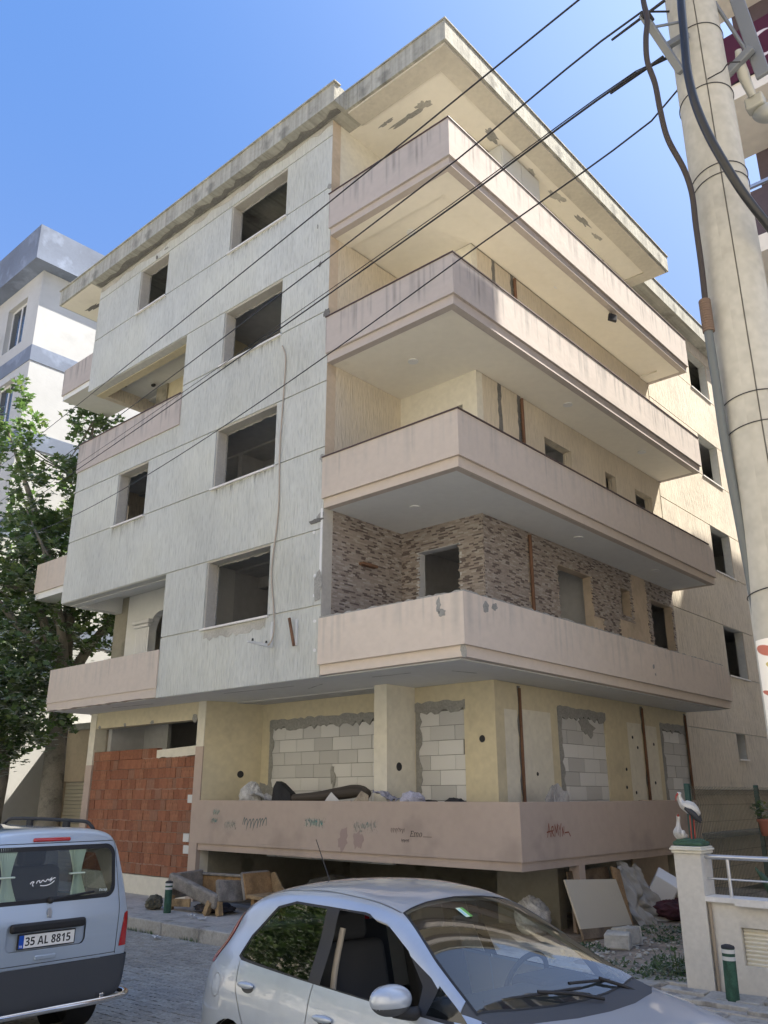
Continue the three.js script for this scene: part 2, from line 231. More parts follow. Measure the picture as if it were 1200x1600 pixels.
{ // ---- wraparound balconies, floors 1 to 4
  const P = 0.04, t = 0.13;
  for (let i = 1; i <= 4; i++) {
    const [T, B, S] = [LV.T[i], LV.B[i], LV.S[i]], m = i >= 3 ? M.pinkOld : i === 1 ? M.pinkPale : M.pink, cut = i <= 2 ? 0.16 : 0.0;
    const g = [box(xW - 0.012, P, B, T, P - t, P)];
    const far = zE - 0.05, sidePts = [[far, B], [P - t, B], [P - t, T], [far + cut * 1.6, T], [far, T - cut]];
    if (!cut) sidePts.splice(3, 2, [far, T]);
    g.push(prism('x', sidePts, P - t, P));
    g.push(box(xR + 0.01, P - t, B, T - cut, far, far + t));
    if (i === 1) { // coping gone: broken mortar along the top
      add(block, 'broken_mortar', [prism('z', [[P, T], [xW, T], ...ragged(xW, P, T + 0.025, 0.022, 0.07, 41)], P - t, P - 0.012), prism('x', [[P - t, T], [far + 0.3, T], ...ragged(far + 0.3, P - t, T + 0.022, 0.02, 0.08, 42)], P - t, P - 0.012)], M.cement);
    } else add(block, 'coping', [box(xW - 0.02, P + 0.02, T, T + 0.022, P - t - 0.02, P + 0.02), box(P - t - 0.02, P + 0.02, T, T + 0.022, far + cut * 1.6, P - t - 0.02)], M.trim);
    const par = add(block, 'balcony_parapet', g, m);
    // slab: edge set back under the parapet lip; upper ceilings have a raised panel behind a border beam
    const e = -0.012, ce = i === 1 || i === 2 ? M.ceilGrey : M.ceil;
    add(block, 'balcony_slab', [box(xW, e, S, B + 0.004, e - 0.14, e), box(e - 0.14, e, S, B + 0.004, far + 0.02, e - 0.14), box(xR, e - 0.14, S, B + 0.004, far + 0.02, far + 0.16)], m);
    const bw = i >= 3 && i !== 3 ? 0.42 : 0.0, up = 0.045;
    if (bw) {
      add(block, 'ceiling_border', [box(xW, e - 0.14, S + 0.004, B, e - 0.14 - bw, e - 0.14), box(e - 0.14 - bw, e - 0.14, S + 0.004, B, far + 0.16, e - 0.14 - bw), box(xR, e - 0.14 - bw, S + 0.004, B, far + 0.16, far + 0.16 + bw)], M.ceil);
      add(block, 'balcony_ceiling', [box(xW, e - 0.14 - bw, S + up, B, zB - 0.01, e - 0.14 - bw), box(xR, e - 0.14 - bw, S + up, B, far + 0.16 + bw, zB - 0.01)], ce);
    } else add(block, 'balcony_ceiling', [box(xW, e - 0.14, S + 0.006, B, zB - 0.01, e - 0.14), box(xR, e - 0.14, S + 0.006, B, far + 0.16, zB - 0.01)], ce);
    for (const [x, z] of [[-1.75, -1.05], [-0.52, -4.6], [-0.5, -8.0]]) add(block, 'ceiling_rose', new THREE.CylinderGeometry(0.09, 0.10, 0.025, 20).translate(x, S + (bw ? up : 0.006) - 0.012, z).toNonIndexed(), M.white);
  }
  // chipped patches on the first floor parapet
  for (const [x, y, w, h, k] of [[-0.42, 4.62, 0.1, 0.2, 1], [-0.36, 4.5, 0.16, 0.1, 2]]) add(block, 'chipped_paint', prism('z', blob(x, y, w, h, 80 + k, 14), P + 0.001, P + 0.004), M.cement);
  for (const [z, y, w, h, k] of [[-0.52, 4.62, 0.16, 0.16, 3], [-0.75, 4.66, 0.14, 0.12, 4], [-6.2, 4.35, 0.08, 0.1, 5], [-6.25, 4.2, 0.05, 0.05, 6]]) add(block, 'chipped_paint', prism('x', blob(z, y, w, h, 80 + k, 14), P + 0.001, P + 0.004), M.cement);
  add(block, 'chipped_paint', prism('z', blob(-0.02, 3.92, 0.12, 0.2, 91, 14), -0.011, -0.006), M.cement);
  // recess walls behind the balconies
  for (let i = 1; i <= 4; i++) {
    const y0 = LV.S[i] + 0.14, y1 = LV.S[i + 1] + (i === 4 ? 0 : 0.03), F = LV.B[i] + 0.05, dh = F + 2.32 - 0.02, m = i === 1 ? M.buff : i === 4 ? M.creamPale : M.combCream;
    const hd = i === 1 ? 6.33 : LV.h[i] - 0.2;
    add(block, 'side_wall', box(xW - 0.2, xW, y0, y1, zB, -0.24), m);
    add(block, 'wall_end', box(xW + 0.001, xW + 0.006, LV.T[i] + 0.03, LV.S[i + 1] - 0.008, -0.238, -0.004), i === 1 ? M.reveal : M.buff);
    const wx = i === 1 ? [-2.57, -1.60] : [-2.76, -1.42];
    add(block, 'recess_wall', wall('z', xW - 0.2, xR - 0.012, y0, y1, zB - 0.2, zB, [[wx[0], wx[1], F + 0.85, hd - 0.03]]), i === 1 ? M.room : M.creamPale);
    const op = i === 1 ? [[-6.06, -4.67, y0 + 0.005, 6.33], [-7.84, -7.37, 5.72, 6.34], [-10.1, -8.9, y0 + 0.005, 6.33]] : [[-5.62, -4.52, y0 + 0.005, hd], [-7.7, -7.18, F + 1.3, hd], [-9.66, -8.7, y0 + 0.005, hd]];
    add(block, 'recess_wall', wall('x', zE + 0.05, zB - 0.2, y0, y1, xR - 0.21, xR - 0.01, op), i === 1 ? M.buff : i === 4 ? M.creamPale : M.combCream);
    // ripped-out pipe chases
    if (i >= 2) for (const z of [-2.95, -3.65 - 4.6 * (i === 4)]) { const a = ragged(y0, y1, z, 0.02, 0.12, 100 + i * 3 + (z * 10 | 0)).map(([y, q]) => [q, y]), b = ragged(y0, y1, z + 0.11, 0.02, 0.12, 130 + i * 3).map(([y, q]) => [q, y]).reverse(); add(block, 'pipe_chase', prism('x', [...a, ...b], xR - 0.009, xR - 0.005), M.cementDark); }
    add(block, 'rusty_pipe', bar([xR + 0.05, y0, -3.62], [xR + 0.05, y1 - 0.1, -3.62], 0.035), M.rust);
  }
}
{ // ---- stone-strip cladding round the first floor balcony: real strips, too small and too many to pick apart
  const pal = [[0.33, 0.285, 0.24], [0.355, 0.31, 0.265], [0.29, 0.245, 0.205], [0.125, 0.098, 0.088], [0.315, 0.27, 0.23], [0.40, 0.36, 0.315], [0.15, 0.12, 0.105]];
  const P = [], N = [], C = [], q = rng(9), y0 = LV.B[1] + 0.05, y1 = LV.S[2] + 0.006;
  const quad = (a, b, c, d, n, col) => { for (const v of [a, b, c, a, c, d]) { P.push(...v); N.push(...n); C.push(...col); } };
  function clad(axis, a0, a1, d, holes) { // faces +z (axis z) or +x
    const f = (a, y, e) => axis === 'z' ? [a, y, d + e] : [d + e, y, -a], n = axis === 'z' ? [0, 0, 1] : [1, 0, 0], na = axis === 'z' ? [1, 0, 0] : [0, 0, -1];
    for (let r = 0, y = y0; y < y1 - 0.005; r++) {
      const hh = Math.min(0.029, y1 - y), yy = y + hh - 0.003; let a = a0 - 0.11 * ((r * 0.37 + 0.12 * q()) % 1);
      while (a < a1) {
        const L = 0.10 + 0.025 * q(), s = Math.max(a, a0), e = Math.min(a + L - 0.003, a1), am = (s + e) / 2, ym = y + hh / 2; a += L;
        if (e - s < 0.01 || holes.some(([h0, h1, k0, k1]) => am > h0 && am < h1 && ym > k0 && ym < k1)) continue;
        const u = q(), k = u < 0.2 ? (q() < 0.5 ? 3 : 6) : [0, 1, 2, 4, 5][q() * 5 | 0], j = 0.92 + 0.16 * q(), col = pal[k].map((v) => v * j), t = 0.005 + 0.006 * q();
        quad(f(s, y, t), f(e, y, t), f(e, yy, t), f(s, yy, t), n, col);
        quad(f(s, yy, t), f(e, yy, t), f(e, yy, 0), f(s, yy, 0), [0, 1, 0], col); quad(f(s, y, 0), f(e, y, 0), f(e, y, t), f(s, y, t), [0, -1, 0], col);
        quad(f(e, y, t), f(e, y, 0), f(e, yy, 0), f(e, yy, t), na, col); quad(f(s, y, 0), f(s, y, t), f(s, yy, t), f(s, yy, 0), na.map((v) => -v), col);
      }
      y += hh;
    }
  }
  clad('x', 0.245, -zB, xW + 0.001, [[0.95, 1.3, 5.9, 5.96]]);
  clad('z', xW, xR + 0.018, zB + 0.001, [[-2.57, -1.60, 4.7, 6.31]]);
  const bare = [[7.95, 8.72, 3, 7], [6.1, 7.3, 3, 5.25], [6.05, 6.5, 5.2, 5.5], [7.2, 8, 5.2, 5.6], [8.2, 8.9, 4, 5.3]];
  clad('x', -zB - 0.018, 10.2, xR - 0.009, [[4.67, 6.06, 3, 6.33], [7.37, 7.84, 5.72, 6.34], [8.9, 10.1, 3, 6.33], [3.6, 3.68, 4, 7], ...bare]);
  const g = new THREE.BufferGeometry(); g.setAttribute('position', new THREE.Float32BufferAttribute(P, 3)); g.setAttribute('normal', new THREE.Float32BufferAttribute(N, 3)); g.setAttribute('color', new THREE.Float32BufferAttribute(C, 3));
  const o = new THREE.Mesh(g, new THREE.MeshStandardMaterial({ vertexColors: true, roughness: 0.75 })); o.name = 'stone_strip_cladding'; o.userData = { kind: 'stuff' }; o.castShadow = o.receiveShadow = true; block.add(o);
  // cladding returns inside the door openings
  add(block, 'shelf_plate', box(xW + 0.002, xW + 0.12, 5.9, 5.945, -1.32, -0.92), M.rust);
  add(block, 'door_lining', [box(xR - 0.2, xR - 0.02, LV.B[1], 6.33, -6.07, -6.055), box(xR - 0.2, xR - 0.02, LV.B[1], 6.33, -10.11, -10.09)], M.buff);
}
{ // ---- plain side wall beyond the balconies
  const z0 = zE + 0.05, w = [];
  for (let i = 1; i <= 4; i++) w.push([-14.95, -13.45, LV.s[i], LV.h[i]]);
  w.push([-14.0, -13.35, 2.84, 3.48]);
  add(block, 'wall', wall('x', zBack, z0, 2.08, 15.41, xR - 0.24, xR - 0.028, w), M.smooth);
  const ys = [2.08, 3.49]; for (let i = 1; i <= 4; i++) ys.push(LV.s[i], LV.h[i]); ys.push(15.41);
  for (let k = 0; k < ys.length - 1; k++) {
    const y0 = ys[k] + (k ? G : 0), y1 = ys[k + 1] - (k === ys.length - 2 ? 0.004 : G), hasWin = k === 0 || k % 2 === 0 && k > 0;
    if (k === 0) add(block, 'render_panel', wall('x', zBack, z0, y0, y1, xR - 0.028, xR, [[-14.0, -13.35, 2.84, y1 - 0.001]]), M.combSide);
    else if (k % 2 === 0) { add(block, 'render_panel', box(xR - 0.028, xR, y0, y1, zBack, -14.95), M.combSide); add(block, 'render_panel', box(xR - 0.028, xR, y0, y1, -13.45, z0), M.combSide); }
    else add(block, 'render_panel', box(xR - 0.028, xR, y0, y1, zBack, z0), M.combSide);
  }
  for (const [a, b, y0] of w) add(block, 'window_sill', box(xR - 0.23, xR + 0.04, y0 - 0.035, y0 + 0.004, a - 0.03, b + 0.03), M.marble);
  add(block, 'wall', box(xR - 0.34, xR - 0.2, -0.2, 2.08, zBack, -7.2), M.buff);
  add(block, 'plinth_ledge', box(xR - 0.2, xR + 0.25, 1.02, 1.12, zBack, -7.5), M.cementDark);
}
{ // ---- remaining shell: left wall, back wall, floors, partitions
  const lw = []; for (const i of [2, 4]) lw.push([-1.45, -0.5, LV.B[i] + 0.05, LV.h[i]]);
  add(block, 'wall', [wall('x', zBack, -0.24, LV.h[1], LV.B[3], xL, xL + 0.2, [lw[0]]), wall('x', zBack, -0.24, LV.h[3], 15.41, xL, xL + 0.2, [lw[1]]), box(xL, xL + 0.2, LV.S[1], LV.h[1], zBack, -1.9), box(xL, xL + 0.2, LV.B[3], LV.h[3], zBack, -1.75), box(xL + 0.2, xL + 0.4, -0.3, LV.S[1], zBack, -1.3)], M.combSide);
  add(block, 'wall', box(xL, xR - 0.03, -0.3, 15.41, zBack - 0.2, zBack), M.smooth);
  for (let i = 1; i <= 4; i++) add(block, 'floor_slab', [box(xL + 0.2, xW - 0.2, LV.S[i] - 0.04, LV.S[i] + 0.13, zBack, -1.7), box(xW - 0.2, xR - 0.24, LV.S[i] - 0.04, LV.S[i] + 0.13, zBack, zB - 0.2)], M.room);
  for (let i = 1; i <= 4; i++) if (i % 2) add(block, 'floor_slab', box(xL + 0.02, xW - 0.2, LV.S[i] + 0.008, LV.S[i] + 0.12, -1.7, -0.25), M.room); else add(block, 'floor_slab', box(xL + 0.2, xW - 0.2, LV.S[i] + 0.008, LV.S[i] + 0.12, -1.7, -0.25), M.room);
  for (let i = 1; i <= 4; i++) { const y0 = LV.S[i] + 0.13, y1 = LV.S[i + 1] - 0.04; add(block, 'partition', [box(xL + 0.2, -3.4, y0, y1, -5.3, -5.15), box(-7.72, -7.57, y0, y1, -5.15, -1.7), box(-3.5, -3.35, y0, y1, -9, -2.4), box(-3.35, xR - 0.25, y0, y1, -6.65, -6.5), box(-3.35, xR - 0.25, y0, y1, -8.35, -8.2), box(-4.2, xR - 0.25, y0, y1, -12.2, -12.05), box(-4.2, -4.05, y0, y1, -18, -12.2)], M.room);
    add(block, 'ceiling_beam', [box(-7.55, -3.5, LV.S[i + 1] - 0.3, LV.S[i + 1] - 0.045, -2.6, -2.35), box(-6.0, -5.8, LV.S[i + 1] - 0.25, LV.S[i + 1] - 0.045, -5.1, -2.6)], M.room); }
  for (const i of [2, 4]) { // small balconies on the flank
    const [T, B, S] = [LV.T[i], LV.B[i], LV.S[i]], x0 = -13.92;
    add(block, 'balcony_parapet', [box(x0, xL, B, T, -0.22, -0.09), box(x0, x0 + 0.13, B, T, -1.6, -0.22), box(x0 + 0.13, xL, B, T, -1.6, -1.47)], i === 4 ? M.pinkOld : M.pink);
    add(block, 'balcony_slab', box(x0 + 0.03, xL, S, B + 0.004, -1.57, -0.13), M.ceilGrey);
  }
}
{ // ---- roof slab with its overhangs and steps
  const y0 = 15.41, y1 = 15.88;
  const edge = (pts, name) => pts;
  const out = [[-13.9, 0.35], [-2.6, 0.35], [-2.6, 0.0], [0, 0], [0, -9.87], [-0.72, -9.87], [-0.72, zBack - 0.3], [-13.9, zBack - 0.3]];
  add(block, 'roof_slab', prism('y', out, y0, y1), M.fascia);
  add(block, 'roof_lip', [box(-13.94, -2.56, y1, y1 + 0.03, 0.2, 0.39), box(-2.62, 0.03, y1 + 0.002, y1 + 0.032, -0.2, 0.03), box(-0.2, 0.03, y1 + 0.001, y1 + 0.029, -9.9, -0.2), box(-0.9, -0.69, y1, y1 + 0.028, zBack, -9.87)], M.fascia);
  // raised border under the balcony roof leaves a plain panel inside
  add(block, 'roof_soffit_border', [box(-2.6, -0.06, y0 - 0.05, y0 - 0.003, -0.5, -0.06), box(-0.5, -0.06, y0 - 0.05, y0 - 0.003, -9.8, -0.5), box(xR, -0.5, y0 - 0.05, y0 - 0.003, -9.8, -9.4)], M.cementWarm);
  add(block, 'roof_soffit', [box(xW, -0.5, y0 - 0.016, y0 - 0.004, zB, -0.5), box(xR, -0.5, y0 - 0.016, y0 - 0.004, -9.4, zB)], M.ceil);
  add(block, 'roof_soffit', box(-13.86, xL, y0 - 0.012, y0 - 0.004, -9, 0.3), M.ceil);
  for (const [x, z, w, h, k] of [[-1.75, -1.0, 0.8, 0.16, 1], [-1.3, -0.95, 0.3, 0.2, 2], [-2.2, -0.8, 0.3, 0.1, 7], [-0.75, -2.6, 0.18, 0.5, 3], [-0.7, -5.2, 0.2, 0.55, 4], [-0.68, -6.4, 0.12, 0.7, 5], [-0.72, -7.2, 0.1, 0.4, 6], [-0.7, -4.1, 0.09, 0.3, 8]])
    add(block, 'peeling_paint', prism('y', blob(x, z, w, h, 150 + k, 22, 0.55), y0 - 0.018 - 0.0006 * k, y0 - 0.0165), k % 2 ? M.cement : M.cementPale);
  for (const [x, z, w, h, k] of [[-13.2, -0.35, 0.7, 0.13, 1], [-13.0, -1.1, 0.6, 0.35, 2], [-12.6, -1.6, 0.5, 0.14, 3], [-13.4, -1.2, 0.25, 0.2, 4]]) add(block, 'peeling_paint', prism('y', blob(x, z, w, h, 170 + k, 22, 0.6), y0 - 0.0145 - 0.0006 * k, y0 - 0.0125), M.cementDark);
  // rotten strip along the front eaves
  const a = ragged(-12.1, -2.7, 0.05, 0.035, 0.22, 61), b = ragged(-12.1, -2.7, 0.17, 0.06, 0.22, 62).reverse();
  add(block, 'rotten_soffit', prism('y', [...a, ...b], y0 - 0.03, y0 - 0.003), M.cementDark);
  add(block, 'rotten_soffit', prism('z', [[-2.99, 15.405], ...ragged(-12.15, -2.99, 15.28, 0.07, 0.25, 63).reverse(), [-12.15, 15.405]].reverse(), 0.001, 0.009), M.cementPale);
}
// ---------------------------------------------------------------- ground floor of the derelict block
const zS = -1.05, zG = -2.27, S1 = LV.S[1], gT = 1.855, gB = 1.055, gS = 0.93, gx = 0.12, gFar = -7.45;
{
  // slab over the ground floor
  add(block, 'overhang_soffit', [box(xL + 0.02, -0.16, S1 - 0.018, S1 + 0.004, zG, -0.14), box(xR, -0.16, S1 - 0.018, S1 + 0.004, zE - 0.02, zG)], M.ceilGrey);
  for (const [x, z, l, a] of [[-5.2, -0.55, 1.9, 0.06], [-4.0, -0.9, 0.7, -0.4], [-2.0, -0.7, 0.8, 0.05], [-0.9, -1.2, 0.5, 1.3], [-9.5, -0.6, 1.4, 0.1]]) { const g = prism('y', [...ragged(-l / 2, l / 2, 0, 0.012, 0.12, (l * 100) | 0), ...ragged(-l / 2, l / 2, 0.018, 0.01, 0.12, (l * 130) | 0).reverse()], 0, 0.003); g.rotateY(a).translate(x, S1 - 0.0225, z); add(block, 'soffit_crack', g, M.cement); }
  // shop front: columns, lintel
  add(block, 'column', [box(-12.02, -11.76, -0.3, S1 - 0.02, zS - 0.3, zS)], M.creamPale);
  add(block, 'column', [box(-7.70, -7.45, -0.3, S1 - 0.02, zS - 0.3, zS)], M.creamPale);
  add(block, 'column_base_paint', [box(-7.702, -7.448, 0.0, 2.9, zS - 0.1, zS + 0.003)], M.pinkGround);
  add(block, 'column_base_paint', [box(-12.022, -11.758, 0.0, 2.62, zS - 0.1, zS + 0.003)], M.pinkGround);
  add(block, 'lintel', box(-11.76, -7.70, 3.45, S1 - 0.02, zS - 0.28, zS - 0.015), M.cream);
  for (const [x, w] of [[-7.82, 0.2], [-9.4, 0.12], [-10.5, 0.1], [-11.6, 0.1]]) add(block, 'broken_plaster', prism('z', blob(x, 3.48, w, w * 0.8, 200 + (x * 10 | 0), 14), zS - 0.014, zS - 0.006), M.cement);
  add(block, 'plinth', box(-11.76, -7.70, -0.3, 0.36, zS - 0.25, zS - 0.02), M.creamPale);
  // hollow clay bricks walling up the shop front, laid dry in rough courses
  const inf = new THREE.Group(); inf.name = 'brick_infill'; block.add(inf);
  const ribs = tex(64, 64, (u, v) => ((u * 9) % 1) < 0.25 ? 0.1 : 0.8, false);
  const clay = [[0.28, 0.112, 0.058], [0.30, 0.122, 0.064], [0.25, 0.10, 0.053], [0.325, 0.142, 0.076], [0.28, 0.14, 0.085]].map((c, i) => {
    const t = tex(64, 64, (u, v) => { const k = 1 + 0.30 * (fbm(u, v, 6, 4, 300 + i, 3) - 0.5) * 2 - 0.12 * (((u * 9) % 1) < 0.2 ? 1 : 0) - 0.35 * clamp((fbm(u, v, 3, 3, 330 + i, 3) - 0.66) * 8); return srgbOf(c[0] * k, c[1] * k, c[2] * k); });
    return new THREE.MeshStandardMaterial({ map: t, bumpMap: ribs, bumpScale: 0.006, roughness: 0.95 }); });
  const geos = [0.188, 0.245, 0.30, 0.135].map((w) => [w, new RoundedBoxGeometry(w - 0.004, 0.206, 0.13, 1, 0.005)]);
  const q = rng(21), rows = 12, rh = 0.213; let made = 0;
  for (let r = 0; r < rows; r++) {
    const y = 0.37 + rh * (r + 0.5), x1 = r === rows - 1 ? -9.15 : -7.71; let x = -11.755;
    while (x < x1 - 0.04) { let [w, g] = geos[[0, 0, 1, 1, 2, 3][q() * 6 | 0]]; let sx = 1; if (x + w > x1) { sx = (x1 - x) / w; if (sx < 0.3) break; }
      const o = new THREE.Mesh(g, clay[q() < 0.12 ? 4 : q() * 4 | 0]); o.name = 'brick'; o.castShadow = o.receiveShadow = true; o.scale.x = sx;
      o.position.set(x + w * sx / 2, y + 0.004 * (q() - 0.5) + (x + 9.7) * 0.006 * (r / rows), zS - 0.10 + 0.014 * (q() - 0.5)); o.rotation.z = 0.012 * (q() - 0.5); o.rotation.y = 0.05 * (q() - 0.5); inf.add(o); x += w * sx; made++; }
  }
  for (let r = 1; r < rows; r += 1) { if (q() < 0.6) continue; const a = -11.6 + q() * 2.4, l = 0.5 + q() * 1.4, y = 0.37 + rh * r; add(inf, 'mortar_smear', prism('z', [...ragged(a, Math.min(a + l, -7.8), y - 0.010, 0.012, 0.06, 400 + r), ...ragged(a, Math.min(a + l, -7.8), y + 0.008, 0.012, 0.06, 440 + r).reverse()], zS - 0.045, zS - 0.030), mat([0.33, 0.20, 0.14], 0.95)); }
  add(inf, 'mortar_bed', box(-11.75, -7.71, 0.37, 0.37 + rh * rows - 0.22, zS - 0.2, zS - 0.055), M.cement);
  const cb = mat([0.62, 0.62, 0.58], 0.95);
  const wb = add(inf, 'concrete_block', uvBox(new RoundedBoxGeometry(1.42, 0.19, 0.12, 1, 0.008).rotateZ(0.035).translate(-8.44, 0.37 + rh * 11.45, zS - 0.09)), M.creamPale);
  for (const [x, y] of [[-7.83, 0.92], [-7.86, 1.14], [-7.8, 1.88]]) add(inf, 'concrete_block', uvBox(new RoundedBoxGeometry(0.2, 0.16, 0.1, 1, 0.008).translate(x, y, zS - 0.075)), cb);
  add(block, 'shop_back_wall', [box(-11.75, -10.6, 2.5, S1 - 0.02, -2.4, -2.3), box(-11.75, -7.5, -0.3, S1 - 0.02, -6.2, -6.0), box(-11.75, -11.6, -0.3, S1 - 0.02, -6.0, -1.4)], M.room);
  add(block, 'strip_light', [box(-9.6, -8.3, 3.3, 3.34, -3.2, -3.12)], M.white);
  // recessed porch: side wall, back wall, wing wall
  add(block, 'porch_wall', prism('y', [[-7.45, zS - 0.3], [-7.45, zS - 0.02], [-7.06, zG], [-7.3, zG]], gS, S1 - 0.02), M.cream);
  const W1 = [-6.76, -3.35, 1.0, 3.42], W2 = [-2.76, -1.72, 1.0, 3.5];
  add(block, 'porch_wall', wall('z', -7.3, xR, gS, S1 - 0.02, zG - 0.2, zG, [W1, W2]), M.cream);
  add(block, 'wing_wall', box(-3.12, -2.82, gS, S1 - 0.02, zG, -1.5), M.creamPale);
  const D1 = [-6.12, -4.35, gS + 0.1, 3.5], D2 = [-10.1, -8.75, gS + 0.1, 3.46];
  add(block, 'porch_wall', wall('x', zE + 0.05, zG - 0.001, gS, S1 - 0.02, xR - 0.22, xR - 0.01, [D1, D2]), M.cream);
  // aerated blocks closing the old openings, every block a piece
  const bm = [0.66, 0.58, 0.70, 0.52].map((v, i) => mat([v, v * 0.99, v * 0.94], 0.95, { bumpMap: roughBump, bumpScale: 0.0015 }));
  function blocks(axis, [a0, a1, y0, y1], d, bw, bh, nm) {
    const grp = new THREE.Group(); grp.name = nm; block.add(grp);
    for (let r = 0, y = y1 - 0.14 - bh; y > y0 - bh; r++, y -= bh) { let a = a0 + (r % 2 ? -bw * 0.5 : -bw * (0.12 + 0.1 * q())); while (a < a1) { const s = Math.max(a, a0), e = Math.min(a + bw, a1); a += bw; if (e - s < 0.05 || y + bh < 1.0) continue;
      const g = new RoundedBoxGeometry(e - s - 0.007, bh - 0.007, 0.1, 1, 0.004); uvBox(g); const gg = uvBox(g), du = q(), dv = q(); for (let k = 0; k < gg.attributes.uv.count; k++) gg.attributes.uv.setXY(k, gg.attributes.uv.getX(k) + du, gg.attributes.uv.getY(k) + dv); const o = new THREE.Mesh(gg, bm[q() * 4 | 0]); o.name = 'concrete_block'; o.castShadow = o.receiveShadow = true; const off = d + 0.006 * (q() - 0.5);
      if (axis === 'z') o.position.set((s + e) / 2, y + bh / 2, off - 0.05); else { o.position.set(off - 0.05, y + bh / 2, (s + e) / 2); o.rotation.y = Math.PI / 2; } grp.add(o); } }
    const dd = axis === 'z' ? d : d; // rough cement packed round the edge
    add(grp, 'mortar_bed', wall(axis, a0 + 0.01, a1 - 0.01, y0, y1 - 0.01, d - 0.09, d - 0.012, []), M.cementDark);
    add(grp, 'cement_edge', prism(axis, [[a0 - 0.06, y1 + 0.02], ...ragged(a0 - 0.06, a1 + 0.03, y1 - 0.15, 0.06, 0.09, 500 + (a0 * 7 | 0)), [a1 + 0.03, y1 + 0.03], ...ragged(a0, a1, y1 + 0.03, 0.025, 0.1, 520 + (a0 * 7 | 0)).reverse()], d, d + 0.018), M.cement);
    add(grp, 'cement_edge', prism(axis, [[(axis === 'x' ? a1 : a0) - 0.05, y1], ...ragged(y0, y1 - 0.1, (axis === 'x' ? a1 - 0.08 : a0 + 0.06), 0.05, 0.1, 540 + (a0 * 3 | 0)).map(([y, x]) => [x, y]).reverse(), [(axis === 'x' ? a1 + 0.05 : a0 - 0.05), y0], [(axis === 'x' ? a1 + 0.05 : a0 - 0.05), y1]], d - 0.004, d + 0.013), M.cement);
  }
  blocks('z', W1, zG - 0.012, 0.52, 0.25, 'block_infill'); blocks('z', W2, zG - 0.012, 0.55, 0.25, 'block_infill');
  blocks('x', D1, xR - 0.022, 0.6, 0.25, 'block_infill'); blocks('x', D2, xR - 0.022, 0.5, 0.25, 'block_infill');
  for (const [a, y, w, h] of [[-4.9, 2.3, 0.12, 0.4], [-5.4, 3.2, 0.5, 0.35]]) add(block, 'cement_smear', prism(a > -5 ? 'z' : 'x', blob(a, y, w, h, 560 + (a * 10 | 0), 16, 0.5), a > -5 ? zG - 0.004 : xR - 0.016, a > -5 ? zG + 0.006 : xR - 0.008), M.cement);
  // pale paint where doors and cupboards stood, chases with rusty pipes
  for (const [z0, z1, y0, y1] of [[-2.95, -2.55, gS, 3.35], [-4.05, -3.1, gS, 3.38], [-7.75, -7.1, gS, 3.4], [-8.5, -7.9, gS, 3.38]]) add(block, 'pale_paint', box(xR - 0.0095, xR - 0.005, y0, y1, z0, z1), M.creamPale);
  add(block, 'broken_plaster', prism('z', blob(-7.0 + 0.1, 1.98, 0.55, 0.5, 581, 20), zG + 0.001, zG + 0.01), M.cement);
  for (const z of [-3.02, -7.83, -10.1]) { const a = ragged(gS, S1 - 0.06, z - 0.05, 0.03, 0.14, 600 + (z * 9 | 0)).map(([y, k]) => [k, y]), b = ragged(gS, S1 - 0.06, z + 0.05, 0.03, 0.14, 620 + (z * 9 | 0)).map(([y, k]) => [k, y]).reverse(); add(block, 'pipe_chase', prism('x', [...a, ...b], xR - 0.0045, xR + 0.002), M.cementDark); add(block, 'rusty_pipe', tube([[xR + 0.02, gS, z], [xR + 0.025, 2.2, z + 0.01], [xR + 0.018, S1 - 0.1, z]], 0.028, 12), M.rust); }
  for (const [z, y] of [[-3.5, 2.3], [-6.9, 2.45], [-6.85, 2.1], [-7.5, 2.9], [-8.2, 2.2], [-8.3, 3.0], [-7.3, 3.1], [-7.25, 2.0]]) add(block, 'wall_socket_hole', new THREE.CylinderGeometry(0.035, 0.03, 0.006, 10).rotateZ(Math.PI / 2).translate(xR, y, z).toNonIndexed(), M.dark);
  for (const [x, y, z, ax] of [[-7.2, 2.36, -1.85, 0], [-1.35, 2.85, zG + 0.002, 1]]) add(block, 'wall_socket_hole', (ax ? new THREE.CylinderGeometry(0.06, 0.055, 0.01, 14).rotateX(Math.PI / 2) : new THREE.CylinderGeometry(0.075, 0.07, 0.02, 14).rotateZ(Math.PI / 2 + 0.05).rotateY(-0.3)).translate(x, y, z).toNonIndexed(), M.dark);
  add(block, 'wall_socket_hole', new THREE.CylinderGeometry(0.075, 0.07, 0.012, 14).rotateZ(Math.PI / 2).translate(-2.818, 2.42, -1.82).toNonIndexed(), M.dark);
  // porch parapet, slab, floor
  add(block, 'porch_parapet', [box(-7.448, gx, gB, gT, zS - 0.14, zS + 0.005), prism('x', [[gFar, gB], [zS - 0.14, gB], [zS - 0.14, gT], [gFar, gT]], gx - 0.14, gx), box(xR - 0.2, gx - 0.14, gB, gT, gFar, gFar + 0.14)], M.pinkGround);
  add(block, 'porch_slab', [box(-7.448, gx - 0.03, gS, gB + 0.003, zG, zS - 0.025), box(-7.448, xR - 0.2, gS + 0.001, gB, -5.6, zG), box(xR - 0.2, gx - 0.03, gS, gB + 0.003, gFar + 0.02, zG)], M.pinkGround);
  // under-croft
  add(block, 'basement_wall', [box(-7.45, -1.4, -0.35, gS, -5.6, -5.4), box(-7.65, -7.45, -0.35, gS, -5.6, zS - 0.3), box(-1.5, -1.3, -0.35, gS, -9.5, -2.95), box(-1.5, -0.35, -0.35, gS, -2.95, -2.75)], M.basement);
  add(block, 'basement_post', box(-0.08, 0.09, -0.2, gS, -2.84, -2.66), M.pinkGround);
  add(block, 'basement_post', box(-0.3, -0.1, -0.2, gS, -6.9, -6.7), M.basement);
